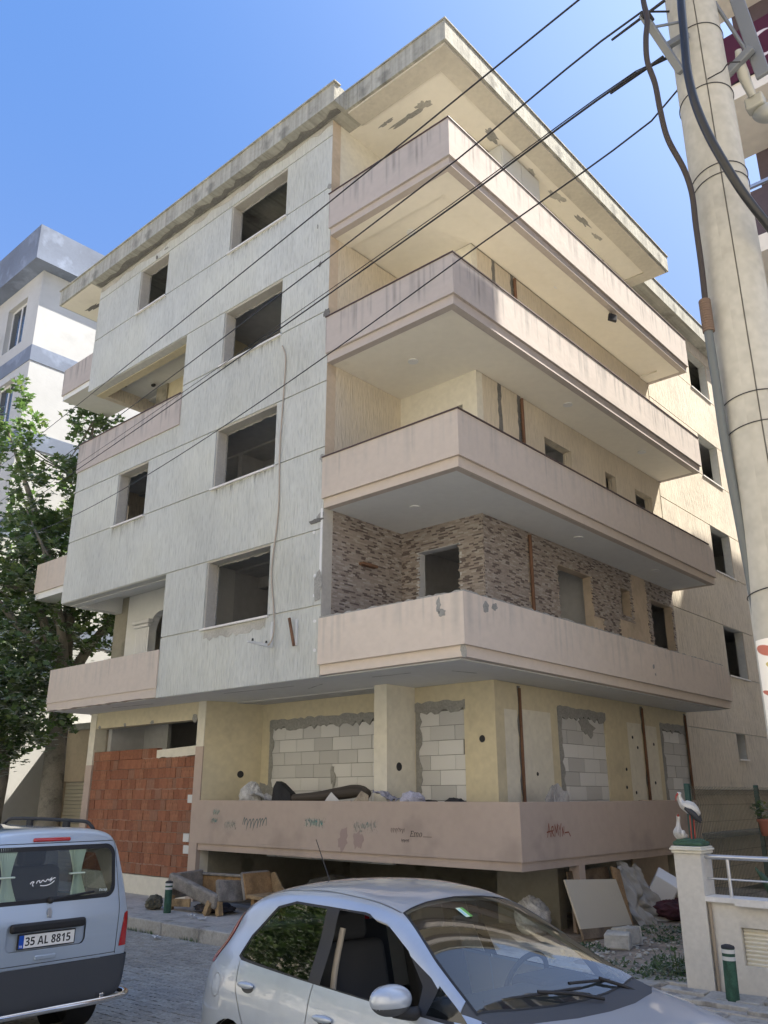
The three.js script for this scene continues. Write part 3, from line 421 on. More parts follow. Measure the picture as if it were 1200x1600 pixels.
  // graffiti sprayed and scrawled on the parapet
  const scrawl = (w, h, draw) => new THREE.MeshStandardMaterial({ map: canvas(512, 128, draw, true), transparent: true, roughness: 0.95 });
  const spray = (col, seed, al = 0.5) => (g) => { const k = rng(seed); g.strokeStyle = g.fillStyle = col; g.lineCap = 'round'; g.globalAlpha = al; g.lineWidth = 15; for (let j = 0; j < 7; j++) { g.beginPath(); let x = 60 + j * 58; g.moveTo(x, 30 + 20 * k()); for (let i = 0; i < 3; i++) g.quadraticCurveTo(x + 60 * (k() - 0.5), 20 + 90 * k(), x += 40 * (k() - 0.2), 24 + 84 * k()); g.stroke(); } g.globalAlpha = al * 0.35; for (let j = 0; j < 160; j++) g.fillRect(20 + k() * 460, 10 + k() * 105, 3 + k() * 9, 3 + k() * 9); };
  const loops = (col, seed, lw) => (g) => { const k = rng(seed); g.strokeStyle = col; g.lineWidth = lw; g.globalAlpha = 0.75; g.beginPath(); let x = 30; g.moveTo(x, 90); while (x < 440) { g.bezierCurveTo(x + 10, 10 + 40 * k(), x + 40 + 20 * k(), 10 + 40 * k(), x + 26, 90 + 24 * k()); x += 40 + 22 * k(); } g.stroke(); };
  const pen = (txt, px, col) => (g) => { g.fillStyle = col; g.font = `italic ${px}px serif`; g.fillText(txt, 10, 84); g.fillRect(240, 78, 150, 5); };
  for (const [x, y, w, h, d] of [[-7.0, 1.64, 0.26, 0.14, spray('#3d8f88', 1)], [-7.05, 1.48, 0.26, 0.14, spray('#3d8f88', 2)], [-6.62, 1.42, 0.42, 0.22, spray('#4a918a', 3, 0.4)], [-6.1, 1.5, 0.9, 0.36, loops('#74827d', 4, 9)], [-4.4, 1.5, 0.62, 0.2, spray('#3f948c', 5)], [-3.2, 1.46, 0.62, 0.22, spray('#6a948c', 6, 0.35)], [-2.35, 1.43, 0.36, 0.14, loops('#4a3f3c', 7, 8)], [-1.95, 1.36, 0.6, 0.15, pen('Emo', 100, '#2a2626')], [-2.12, 1.28, 0.2, 0.08, loops('#574b47', 9, 14)]]) {
    const g = new THREE.PlaneGeometry(w, h).translate(x + w / 2, y, zS + 0.009); const o = add(block, 'graffiti', g, scrawl(w, h, d)); o.castShadow = false; }
  { const g = new THREE.PlaneGeometry(0.8, 0.26).rotateY(Math.PI / 2).translate(gx + 0.004, 1.46, -2.1); const o = add(block, 'graffiti', g, scrawl(1, 1, (c) => { c.strokeStyle = '#8e4a34'; c.lineWidth = 9; c.lineCap = c.lineJoin = 'round'; c.globalAlpha = 0.85; const L = (...p) => { c.beginPath(); c.moveTo(p[0], p[1]); for (let i = 2; i < p.length; i += 2) c.lineTo(p[i], p[i + 1]); c.stroke(); }; L(30, 110, 62, 20, 84, 108); L(22, 78, 100, 70); L(104, 108, 112, 44, 138, 40, 140, 66, 112, 74, 146, 108); L(164, 106, 172, 30, 196, 84, 220, 26, 226, 100); L(244, 34, 262, 70, 288, 24); L(262, 70, 256, 112); L(300, 108, 306, 50, 330, 100, 338, 46); L(352, 88, 420, 84, 452, 112); })); o.userData.label = 'rust coloured scrawled graffiti tag on the flank of the porch parapet'; }
  for (const [x, w, h] of [[-3.4, 0.22, 0.34], [-3.05, 0.2, 0.3]]) add(block, 'soot_stain', prism('z', blob(x, 1.25, w, h, 640 + (x * 10 | 0), 20, 0.4), zS + 0.0055, zS + 0.0075), mat([0.36, 0.27, 0.23], 0.95));
}
// ---------------------------------------------------------------- ground, road, pavements
const roadY = (x) => -0.03 - 0.15 * clamp((2.2 - x) / 5) - 0.1 * clamp((-6 - x) / 12);
{
  const asphalt = surface([0.17, 0.165, 0.155], { seed: 90, size: 2.4, amp: 0.2, fine: 0.25, bump: 0.006 });
  struct('ground', uvBox(new THREE.PlaneGeometry(900, 900).rotateX(-Math.PI / 2).translate(0, -0.52, 0)), surface([0.22, 0.2, 0.17], { seed: 91, size: 9, amp: 0.3 }));
  const rg = new THREE.PlaneGeometry(120, 6.6, 240, 4).rotateX(-Math.PI / 2).translate(-10, 0, 4.1), p = rg.attributes.position; for (let i = 0; i < p.count; i++) p.setY(i, roadY(p.getX(i)) - 0.014); rg.computeVertexNormals();
  const road = struct('road', uvBox(rg), surface([0.36, 0.33, 0.285], { seed: 92, size: 2, amp: 0.25, fine: 0.3, bump: 0.006 }));
  // interlocking paving blocks, dusty; too many to pick apart
  const P = [], N = [], C = [], q = rng(5), zig = [0, 0.022, 0, -0.022];
  for (let r = 0; r < 56; r++) for (let c = 0; c < 78; c++) {
    const x = -9 + c * 0.165 + 0.082 * (r % 2), z = 0.985 + r * 0.113, y = roadY(x) + 0.005 * (q() - 0.5), k = 0.86 + 0.28 * q(), d = fbm(x / 13 + 1, z / 13, 13, 13, 5, 3); if (x > 4.6) continue;
    const col = [0.51, 0.485, 0.425].map((v) => v * k * (0.82 + 0.4 * d)), a = 0.005, L = 0.165 - a, Wd = 0.113 - a, tl = 0.004 * (q() - 0.5);
    const xs = [0, 0.25, 0.5, 0.75, 1].map((t) => x + t * L), zt = [0, 1, 2, 3, 4].map((t) => z + zig[t % 4] * 0.6), top = (i, e) => [xs[i], y + tl * (i - 2) / 2, zt[i] + (e ? Wd : 0)];
    for (let i = 0; i < 4; i++) { const A = top(i, 0), B = top(i + 1, 0), Cc = top(i + 1, 1), D = top(i, 1); for (const t of [[A, D, Cc], [A, Cc, B]]) for (const v of t) { P.push(...v); N.push(0, 1, 0); C.push(...col); }
      const Dl = [D[0], D[1] - 0.02, D[2]], Cl = [Cc[0], Cc[1] - 0.02, Cc[2]]; for (const t of [[D, Dl, Cl], [D, Cl, Cc]]) for (const v of t) { P.push(...v); N.push(0, 0, 1); C.push(...col); } }
    const A = top(4, 0), B = top(4, 1); for (const t of [[A, B, [B[0], B[1] - 0.02, B[2]]], [A, [B[0], B[1] - 0.02, B[2]], [A[0], A[1] - 0.02, A[2]]]]) for (const v of t) { P.push(...v); N.push(1, 0, 0); C.push(...col); }
  }
  const g = new THREE.BufferGeometry(); for (const [n, a] of [['position', P], ['normal', N], ['color', C]]) g.setAttribute(n, new THREE.Float32BufferAttribute(a, 3));
  g.setAttribute('uv', new THREE.Float32BufferAttribute(new Float32Array(P.length / 3 * 2).map((_, i) => i % 2 ? P[(i >> 1) * 3 + 2] : P[(i >> 1) * 3]), 2));
  const o = new THREE.Mesh(g, new THREE.MeshStandardMaterial({ vertexColors: true, roughness: 0.92, map: metres(tex(256, 256, (u, v) => 0.80 + 0.3 * (fbm(u, v, 40, 40, 6, 3) - 0.5)), 0.8) })); o.name = 'paving_blocks'; o.userData = { kind: 'stuff' }; o.receiveShadow = true; road.add(o);
  // pavement in front of the block, kerb stones
  const pave = struct('pavement', [box(-40, 1.1, -0.5, 0.0, -1.4, 0.69), box(1.1, 40, -0.5, -0.012, -1.2, 0.69)], surface([0.45, 0.42, 0.37], { seed: 93, size: 1.7, amp: 0.25, fine: 0.2, blotch: 0.4, blotchTo: 0.7, bump: 0.01 }));
  const km = [0, 1, 2].map((i) => surface([0.44 - 0.03 * i, 0.42 - 0.03 * i, 0.375 - 0.03 * i], { seed: 95 + i, size: 1.1, amp: 0.22, fine: 0.15, blotch: 0.4, blotchTo: 0.6, bump: 0.008, n: 256 })), kg = uvBox(new RoundedBoxGeometry(0.985, 0.5, 0.29, 2, 0.025));
  for (let k = 0; k < 30; k++) { const x = -19.5 + k + 0.5, o = new THREE.Mesh(kg, km[k * 7 % 3]); o.name = 'kerb_stone'; o.position.set(x, -0.25 + 0.012 + 0.008 * (q() - 0.5) - (x > 1 ? 0.03 : 0), 0.83 + 0.012 * (q() - 0.5)); o.rotation.y = 0.012 * (q() - 0.5); o.castShadow = o.receiveShadow = true; pave.add(o); }
  // bare yard beside the block
  const yg = new THREE.PlaneGeometry(4.4, 11, 40, 60).rotateX(-Math.PI / 2).translate(0.75, 0, -5.2), yp = yg.attributes.position; for (let i = 0; i < yp.count; i++) { const x = yp.getX(i), z = yp.getZ(i); yp.setY(i, -0.015 + 0.05 * (fbm((x + 5) / 12, (z + 20) / 12, 12, 12, 7, 4) - 0.4)); } yg.computeVertexNormals();
  struct('yard_soil', uvBox(yg), surface([0.31, 0.255, 0.195], { seed: 98, size: 2.2, amp: 0.35, fine: 0.35, blotch: 0.4, blotchTo: 0.6, bump: 0.02 }));
  struct('undercroft_floor', box(-7.45, -1.45, -0.4, -0.02, -5.5, -1.4), surface([0.2, 0.18, 0.15], { seed: 99, size: 2, amp: 0.3 }));
  // broken slabs of the pavement towards the gate
  for (let k = 0; k < 26; k++) { const w = 0.3 + 0.3 * q(), d = 0.14 + 0.2 * q(), x = 1.3 + (k % 9) * 0.5 + 0.1 * q(), z = -0.25 + ((k / 9) | 0) * 0.33 + 0.12 * q(); const o = add(pave, 'paving_slab', uvBox(rbox(w, 0.05, d, 0.012).rotateX(0.03 * (q() - 0.5)).rotateZ(0.03 * (q() - 0.5)).rotateY(0.25 * (q() - 0.5)).translate(x, 0.0 + 0.012 * q(), z)), km[k % 3]); }
  struct('far_pavement', box(-44, 40, -0.5, 0.10, 7.35, 18.5), surface([0.42, 0.39, 0.34], { seed: 97, size: 2.5, amp: 0.15 }));
}
// ---------------------------------------------------------------- neighbouring buildings
const windowMat = phys([0.03, 0.04, 0.05], 0.08, { clearcoat: 0.3 }), pvc = mat([0.74, 0.74, 0.73], 0.45);
function pane(parent, axis, a0, a1, y0, y1, d, s = 1) { // framed window set back in its opening
  const w = new THREE.Group(); w.name = 'window'; parent.add(w); const f = 0.07, m = (a0 + a1) / 2, D = (g) => g;
  const b = (p0, p1, q0, q1, e0, e1) => axis === 'z' ? box(p0, p1, q0, q1, d - e1 * s > d - e0 * s ? d - e0 * s : d - e1 * s, Math.max(d - e0 * s, d - e1 * s)) : box(Math.min(d - e0 * s, d - e1 * s), Math.max(d - e0 * s, d - e1 * s), q0, q1, p0, p1);
  add(w, 'frame', [b(a0, a1, y0, y0 + f, 0.08, 0.14), b(a0, a1, y1 - f, y1, 0.08, 0.14), b(a0, a0 + f, y0 + f, y1 - f, 0.08, 0.14), b(a1 - f, a1, y0 + f, y1 - f, 0.08, 0.14), b(m - f / 2, m + f / 2, y0 + f, y1 - f, 0.075, 0.135)], pvc);
  add(w, 'pane', b(a0 + f, a1 - f, y0 + f, y1 - f, 0.105, 0.115), windowMat);
  add(w, 'sill', b(a0 - 0.06, a1 + 0.06, y0 - 0.05, y0 - 0.002, -0.07, 0.08), M.marble);
}
{ // white block beyond the tree
  const o = thing('white_apartment_building', 'white rendered apartment block with slate blue bands and roof edge behind the plane tree', 'building');
  const wm = surface([0.50, 0.50, 0.485], { seed: 120, size: 6, amp: 0.14, fine: 0.03, blotch: 0.3, blotchTo: 0.88 }), bl = surface([0.17, 0.20, 0.26], { seed: 121, size: 3, amp: 0.22, fine: 0.05, blotch: 0.4, blotchTo: 1.35 });
  const X = -19.2, Z = -1.25, wins = [], floors = [17.4, 14.1, 10.9, 7.7, 4.5];
  for (const y of floors) for (const x of [-21.75, -25.2, -29]) wins.push([x, x + 1.55, y, y + 1.9]);
  add(o, 'wall', [wall('z', -34, X, -0.5, 19.95, Z - 0.25, Z, wins)], wm);
  add(o, 'wall', box(X - 0.25, X, -0.5, 19.95, -17, Z - 0.25), wm); add(o, 'wall', box(-34, X - 0.25, -0.5, 19.95, -17, -16.8), wm);
  for (const w of wins) pane(o, 'z', ...w, Z - 0.1);
  for (const y of [16.3, 13.1, 9.9, 6.7]) { add(o, 'band', [box(-34, X + 0.025, y, y + 0.6, Z, Z + 0.025), box(X, X + 0.025, y, y + 0.6, -17, Z)], bl); }
  add(o, 'roof_edge', box(-34.5, X + 0.55, 19.95, 21.35, -17.5, Z + 0.55), bl);
  add(o, 'roof_box', box(-24.5, -22, 21.35, 23.0, -8, -5), wm);
  add(o, 'chimney', box(-19.6, -19.1, 21.35, 21.75, -6.6, -6.1), M.ceilGrey);
}
{ // annexe wall with a roller shutter at the back of the gap, ground level
  const o = thing('shuttered_annexe', 'low buff annexe with a slatted metal shutter behind the tree trunks', 'annexe');
  const zf = -4.2; add(o, 'wall', wall('z', -21, -12.4, -0.5, 3.9, zf - 0.2, zf, [[-18.9, -16.7, -0.3, 2.35]]), M.buff); add(o, 'wall', box(-21, -12.4, 3.9, 4.1, zf - 3.5, zf + 0.1), M.cement);
  const sm = mat([0.50, 0.46, 0.36], 0.6); for (let k = 0; k < 24; k++) add(o, 'slat', rbox(2.2, 0.1, 0.03, 0.012).translate(-17.8, -0.25 + k * 0.11, zf - 0.08), sm);
  add(o, 'downpipe', bar([-15.3, -0.4, -4.1], [-15.3, 3.9, -4.1], 0.07), M.dark);
  const s = thing('warning_sign', 'small yellow and red warning plate on the buff annexe wall', 'sign', null, [-21.9, 1.92, -3.4]);
  const st = canvas(128, 96, (g) => { g.fillStyle = '#d9a21e'; g.fillRect(0, 0, 128, 40); g.fillStyle = '#b5261b'; g.fillRect(0, 40, 128, 56); g.fillStyle = '#f0e6d0'; for (let i = 0; i < 3; i++) g.fillRect(10, 48 + i * 15, 70 + 30 * (i % 2), 7); g.fillStyle = '#3a2a10'; g.fillRect(16, 12, 90, 6); g.fillRect(16, 24, 70, 6); });
  add(s, 'plate', new THREE.BoxGeometry(0.95, 0.55, 0.02), mat(0xffffff, 0.6, { map: st })); add(s, 'backing_board', box(-0.8, 1.0, -2.4, 1.2, -0.1, -0.012), M.buff);
}
{ // pale house glimpsed through the gap
  const o = thing('pale_house', 'pale house glimpsed through the gap between the two blocks', 'building');
  const wins = [[-24, -22.6, 12.2, 14], [-20.5, -19, 12.2, 14], [-24, -22.6, 9, 10.8], [-20.5, -19, 9, 10.8]];
  add(o, 'wall', wall('z', -30, -15, -0.5, 15.2, -22.2, -22, wins), M.creamPale); for (const w of wins) pane(o, 'z', ...w, -22.02); add(o, 'wall', box(-15.2, -15, -0.5, 15.2, -30, -22.2), M.creamPale); add(o, 'roof', box(-30.5, -14.5, 15.2, 15.5, -31, -21.5), surface([0.35, 0.16, 0.1], { seed: 124, size: 2 }));
}
{ // tall block on the right whose shadow lies over the lower floors
  const o = thing('balconied_apartment_building', 'tall apartment block with shaded front balconies beyond the utility pole', 'building');
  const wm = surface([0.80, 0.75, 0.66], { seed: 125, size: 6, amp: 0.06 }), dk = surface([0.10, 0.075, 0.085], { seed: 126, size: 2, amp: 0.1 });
  const F = [3.3, 6.35, 9.4, 12.2, 15.25, 18.3], wins = []; for (const y of F) wins.push([5.2, 7.0, y + 0.3, y + 2.4], [8.2, 9.6, y + 0.9, y + 2.4]);
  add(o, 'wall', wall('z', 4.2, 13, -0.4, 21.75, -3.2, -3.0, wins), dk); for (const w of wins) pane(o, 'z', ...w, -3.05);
  const side = []; for (const y of F) for (const z of [-12, -24]) side.push([z, z + 1.4, y + 0.9, y + 2.3]);
  add(o, 'wall', [wall('x', -40, -3.2, -0.4, 20.4, 4.2, 4.4, side), box(4.2, 4.4, 20.4, 21.75, -8.48, -3.2), box(4.2, 4.4, 20.4, 22.75, -40, -21.2)], wm); for (const w of side) pane(o, 'x', ...w, 4.25, -1);
  add(o, 'wall', [box(12.8, 13, -0.4, 20.4, -40, -3.2), box(4.4, 12.8, -0.4, 20.4, -40, -39.8)], wm);
  add(o, 'roof', [box(4.4, 13, 20.2, 20.4, -39.8, -3.2), box(4.4, 13, 21.55, 21.75, -8.48, -3.2), box(4.4, 13, 22.55, 22.75, -39.8, -21.2), box(4.4, 13, 20.4, 21.55, -8.48, -8.3), box(4.4, 13, 20.4, 22.55, -21.4, -21.2)], M.cement);
  for (const y of F) { add(o, 'balcony_slab', box(3.95, 11, y, y + 0.28, -3.0, -1.6), wm); const rail = [box(3.97, 10.98, y + 1.15, y + 1.2, -1.68, -1.63)]; for (let x = 4.0; x < 11; x += 0.7) rail.push(box(x, x + 0.03, y + 0.28, y + 1.15, -1.67, -1.64)); add(o, 'balcony_railing', rail, M.galv); add(o, 'balcony_screen', box(4.03, 10.9, y + 0.34, y + 1.12, -1.70, -1.69), dk); }
  const fl = thing('hanging_flag', 'dark red flag with a white crescent draped over a balcony rail', 'flag');
  const ft = canvas(256, 160, (g) => { g.fillStyle = '#4c1a30'; g.fillRect(0, 0, 256, 160); g.fillStyle = '#d8cfd0'; g.beginPath(); g.arc(100, 80, 42, 0, 7); g.fill(); g.fillStyle = '#4c1a30'; g.beginPath(); g.arc(112, 80, 34, 0, 7); g.fill(); g.fillStyle = '#d8cfd0'; g.beginPath(); for (let i = 0; i < 10; i++) { const r = i % 2 ? 8 : 20, a = i * Math.PI / 5 + 0.3; g.lineTo(158 + r * Math.cos(a), 80 + r * Math.sin(a)); } g.fill(); });
  const fg = new THREE.PlaneGeometry(1.5, 0.95, 24, 8), p = fg.attributes.position; for (let i = 0; i < p.count; i++) p.setZ(i, 0.025 * Math.sin(p.getX(i) * 9) * (0.6 - p.getY(i))); fg.computeVertexNormals();
  add(fl, 'cloth', fg.translate(5.05, 12.95, -1.57), mat(0xffffff, 0.9, { map: ft, side: THREE.DoubleSide }));
}
{ // sunlit row across the street, behind the viewer: what the shaded facade and the car glass look at
  const wm = [surface([0.66, 0.60, 0.50], { seed: 127, size: 6, amp: 0.07 }), surface([0.62, 0.60, 0.56], { seed: 128, size: 6, amp: 0.07 })];
  [[-44, -22, 14, 0], [-21.6, -2, 17, 1], [-1.6, 17, 15, 0], [17.4, 40, 18, 1]].forEach(([a, b, h, k], i) => {
    const o = thing('street_apartment_building', ['cream four storey block across the street', 'grey five storey block across the street', 'cream block with balconies across the street', 'tall grey block at the corner across the street'][i], 'building'); const wins = [];
    for (let y = 1; y < h - 2.6; y += 3) for (let x = a + 1.4; x < b - 2.4; x += 3.2) wins.push([x, x + 1.6, y, y + 1.5]);
    add(o, 'wall', wall('z', a, b, -0.5, h, 18.5, 18.8, wins), wm[k]); for (const w of wins) pane(o, 'z', ...w, 18.6, -1); add(o, 'wall', [box(a, b, h, h + 0.2, 18.2, 29), box(a, b, -0.5, h, 28.8, 29)], wm[k]);
    for (let y = 3.4; y < h - 2; y += 3) add(o, 'balcony', [box(a + 4, a + 9, y, y + 0.9, 17.4, 17.5), box(a + 4, a + 9, y - 0.12, y, 17.4, 18.5)], wm[1 - k]);
  });
}
// ---------------------------------------------------------------- trees
function limb(pts, rad, seg = 20, sides = 9) { // tapered tube through points
  const c = new THREE.CatmullRomCurve3(pts.map((p) => V(...p))), P = [], I = [], fr = c.computeFrenetFrames(seg, false), q = V();
  for (let i = 0; i <= seg; i++) { const t = i / seg, f = t * (rad.length - 1), k = Math.min(rad.length - 2, f | 0), r = lerp(rad[k], rad[k + 1], f - k), o = c.getPointAt(t);
    for (let j = 0; j < sides; j++) { const a = j / sides * 2 * Math.PI; q.copy(o).addScaledVector(fr.normals[i], Math.cos(a) * r).addScaledVector(fr.binormals[i], Math.sin(a) * r); P.push(q.x, q.y, q.z); } }
  for (let i = 0; i < seg; i++) for (let j = 0; j < sides; j++) { const a = i * sides + j, b = i * sides + (j + 1) % sides; I.push(a, b, a + sides, b, b + sides, a + sides); }
  const top = P.length / 3; let e = c.getPointAt(1); P.push(e.x, e.y, e.z); e = c.getPointAt(0); P.push(e.x, e.y, e.z); for (let j = 0; j < sides; j++) { I.push(seg * sides + j, seg * sides + (j + 1) % sides, top); I.push((j + 1) % sides, j, top + 1); }
  const g = new THREE.BufferGeometry(); g.setAttribute('position', new THREE.Float32BufferAttribute(P, 3)); g.setIndex(I); g.computeVertexNormals(); g.setAttribute('uv', new THREE.Float32BufferAttribute(new Float32Array(P.length / 3 * 2), 2));
  for (let i = 0; i < P.length / 3; i++) g.attributes.uv.setXY(i, (i % sides) / sides * 1.5, P[i * 3 + 1]); return g.toNonIndexed();
}
function leafMesh(spots, size, seed, pal, lobes = 5) { // one geometry of many palmate leaves, spots: [x, y, z]
  const q = rng(seed), P = [], N = [], C = [], o = V(), m = new THREE.Matrix4(), e = new THREE.Euler(), t = V();
  const out = []; for (let i = 0; i < lobes; i++) { const a = (i / (lobes - 1) - 0.5) * 3.7, r = [0.62, 0.9, 1, 0.9, 0.62][i] ?? 0.8; out.push([Math.sin(a) * r * 0.62, Math.cos(a) * r * 0.75 + 0.25, -0.10 * Math.abs(Math.sin(a))]); if (i < lobes - 1) { const b = a + 0.46; out.push([Math.sin(b) * 0.30, Math.cos(b) * 0.36 + 0.25, 0.03]); } }
  for (const [x, y, z] of spots) {
    const s = size * (0.7 + 0.6 * q()); e.set(-0.5 - 1.3 * q(), q() * 6.283, (q() - 0.5) * 1.4, 'YXZ'); m.makeRotationFromEuler(e); const c = pal[q() * pal.length | 0], k = 0.8 + 0.4 * q(), col = c.map((v) => v * k);
    const pts = out.map(([a, b, d]) => { t.set(a * s, b * s, d * s).applyMatrix4(m); return [x + t.x, y + t.y, z + t.z]; }); const n = t.set(0, 0, 1).applyMatrix4(m).toArray();
    for (let i = 0; i < pts.length - 1; i++) { P.push(x, y, z, ...pts[i + 1], ...pts[i]); for (let k2 = 0; k2 < 3; k2++) { N.push(...n); C.push(...col); } }
  }
  const g = new THREE.BufferGeometry(); for (const [n, a] of [['position', P], ['normal', N], ['color', C]]) g.setAttribute(n, new THREE.Float32BufferAttribute(a, 3)); return g;
}
const leafMat = new THREE.MeshPhysicalMaterial({ vertexColors: true, roughness: 0.9, transmission: 0.55, thickness: 0, side: THREE.DoubleSide });
const bark = surface([0.24, 0.22, 0.18], { seed: 140, size: 1.1, amp: 0.35, fine: 0.2, blotch: 0.45, blotchTo: 0.5, bump: 0.02 });
function leaves(parent, name, spots, size, seed, pal, lobes) { const o = new THREE.Mesh(leafMesh(spots, size, seed, pal, lobes), leafMat); o.name = name; o.castShadow = o.receiveShadow = true; parent.add(o); return o; }
function crown(lobes, seed, density) { // leaf positions in twiggy tufts spread through ellipsoids [x, y, z, rx, ry, rz]
  const q = rng(seed), spots = [], tufts = []; for (const [x, y, z, a, b, c] of lobes) { const n = Math.round(density * Math.cbrt(a * b * c) ** 2.2);
    for (let i = 0; i < n; i++) { let u, v, w; do { u = q() * 2 - 1; v = q() * 2 - 1; w = q() * 2 - 1; } while (u * u + v * v + w * w > 1 || u * u + v * v + w * w < 0.12 * q()); const T = [x + u * a, y + v * b, z + w * c]; tufts.push(T); const k = 10 + 14 * q() | 0, dx = u * 0.5 + (q() - 0.5) * 0.6, dz = w * 0.5 + (q() - 0.5) * 0.6; for (let j = 0; j < k; j++) { const f = q(); spots.push([T[0] + dx * f * 0.7 + (q() - 0.5) * 0.32, T[1] - 0.25 * f * f + (q() - 0.5) * 0.30, T[2] + dz * f * 0.7 + (q() - 0.5) * 0.32]); } } }
  return { spots, tufts };
}
const planePal = [[0.11, 0.20, 0.05], [0.13, 0.23, 0.055], [0.09, 0.17, 0.045], [0.19, 0.27, 0.07]];
{
  const o = thing('plane_tree', 'tall plane tree with mottled forked trunk rising beside the derelict block', 'tree');
  const B = [-15.3, -0.5, -1.95], g = [limb([B, [-15.25, 1.5, -1.95], [-15.35, 3.6, -1.95], [-15.2, 5.2, -1.9]], [0.42, 0.30, 0.27, 0.28], 18, 12)];
  const tips = [[-16.3, 8.6, -0.6], [-14.3, 8.4, -0.3], [-13.9, 7.6, -3.2], [-15.6, 11.2, -1.7], [-17.4, 7.2, -2.6], [-15.5, 7.5, 0.8], [-14.6, 12.6, -1.5], [-16.4, 12.2, 0.2]];
  tips.forEach((t, i) => { const f = [-15.2, 4.6 + 0.08 * i, -1.9]; g.push(limb([f, [lerp(f[0], t[0], 0.4) + 0.3 * Math.sin(i * 2), lerp(f[1], t[1], 0.45), lerp(f[2], t[2], 0.4)], t], [0.2 - 0.008 * i, 0.12, 0.03], 12, 7)); });
  const cr = crown([[-15.6, 6.2, -0.6, 2.3, 1.5, 1.9], [-16.6, 8.4, -1.0, 2.0, 1.7, 2.2], [-14.9, 8.3, -1.0, 1.4, 1.6, 1.8], [-15.3, 10.2, -1.1, 1.5, 1.3, 1.5], [-16.0, 12.0, 0.3, 0.75, 1.7, 0.7], [-14.5, 12.2, -1.6, 0.7, 1.5, 0.7], [-15.2, 4.4, -0.5, 2.4, 1.3, 1.8], [-17.6, 5.6, -1.2, 1.8, 1.8, 1.8], [-14.2, 6.6, -2.9, 1.2, 1.6, 1.0], [-14.0, 10.9, -2.6, 0.9, 0.9, 0.8], [-14.6, 4.6, 0.5, 1.2, 1.0, 0.8]], 31, 45);
  const q = rng(8); for (let i = 0; i < 120; i++) { const t = cr.tufts[q() * cr.tufts.length | 0], f = tips[q() * tips.length | 0]; const d = Math.hypot(t[0] - f[0], t[1] - f[1], t[2] - f[2]); if (d > 2.6) continue; g.push(limb([f, [lerp(f[0], t[0], 0.5), lerp(f[1], t[1], 0.5) - 0.1, lerp(f[2], t[2], 0.5)], t], [0.04, 0.022, 0.008], 5, 5)); }
  add(o, 'trunk', g, bark); leaves(o, 'crown', cr.spots, 0.19, 41, planePal);
}
{
  const o = thing('young_plane_tree', 'slim dark plane tree standing left of the thick forked trunk', 'tree');
  const B = [-17.0, -0.5, -1.3]; const g = [limb([B, [-17.05, 1.4, -1.3], [-16.75, 2.8, -1.2], [-17.2, 4.6, -1.0]], [0.26, 0.2, 0.18, 0.1], 16, 10)];
  for (const t of [[-18.2, 4.8, -0.2], [-16.6, 4.6, 0.2], [-17.6, 6, -1.8]]) g.push(limb([[-16.85, 3, -1.2], [(t[0] - 16.9) / 2, 3.9, t[2] / 2 - 0.4], t], [0.09, 0.06, 0.02], 8, 6));
  const cr = crown([[-17.6, 3.9, -0.8, 1.9, 1.2, 1.5], [-16.3, 3.5, -0.2, 1.4, 0.9, 1.2], [-18.6, 5.6, -0.8, 1.6, 1.6, 1.4], [-16.0, 2.9, 0.2, 1.2, 0.6, 0.9]], 51, 52);
  add(o, 'trunk', g, bark); leaves(o, 'crown', cr.spots, 0.18, 52, planePal);
}
{ // street trees and hedge on the viewer's side, mirrored in the car windows
  [[-4.4, 9.3, 'broad street tree on the pavement across the road'], [-13, 12.2, 'second rounded street tree across the road'], [3.2, 14.2, 'clipped green shrub by the kerb across the road'], [-8.4, 10.4, 'bushy street tree between two others across the road']].forEach(([x, z, label], i) => { const o = thing('street_tree', label, i === 2 ? 'shrub' : 'tree'), h = [1.0, 2.4, 0.5, 1.4][i]; add(o, 'trunk', limb([[x, 0, z], [x + 0.05, h / 2, z], [x, h + 0.6, z]], [0.12, 0.09, 0.05], 8, 8), bark); const cr = crown(i !== 2 ? [[x, h + 1.7, z, 2.2, 2.1, 1.8], [x - 0.9, h + 2.9, z + 0.4, 1.6, 1.5, 1.4]] : [[x, 0.85, z, 1.3, 0.75, 0.9]], 60 + i, 44); leaves(o, 'crown', cr.spots, 0.14, 70 + i, planePal); });
}
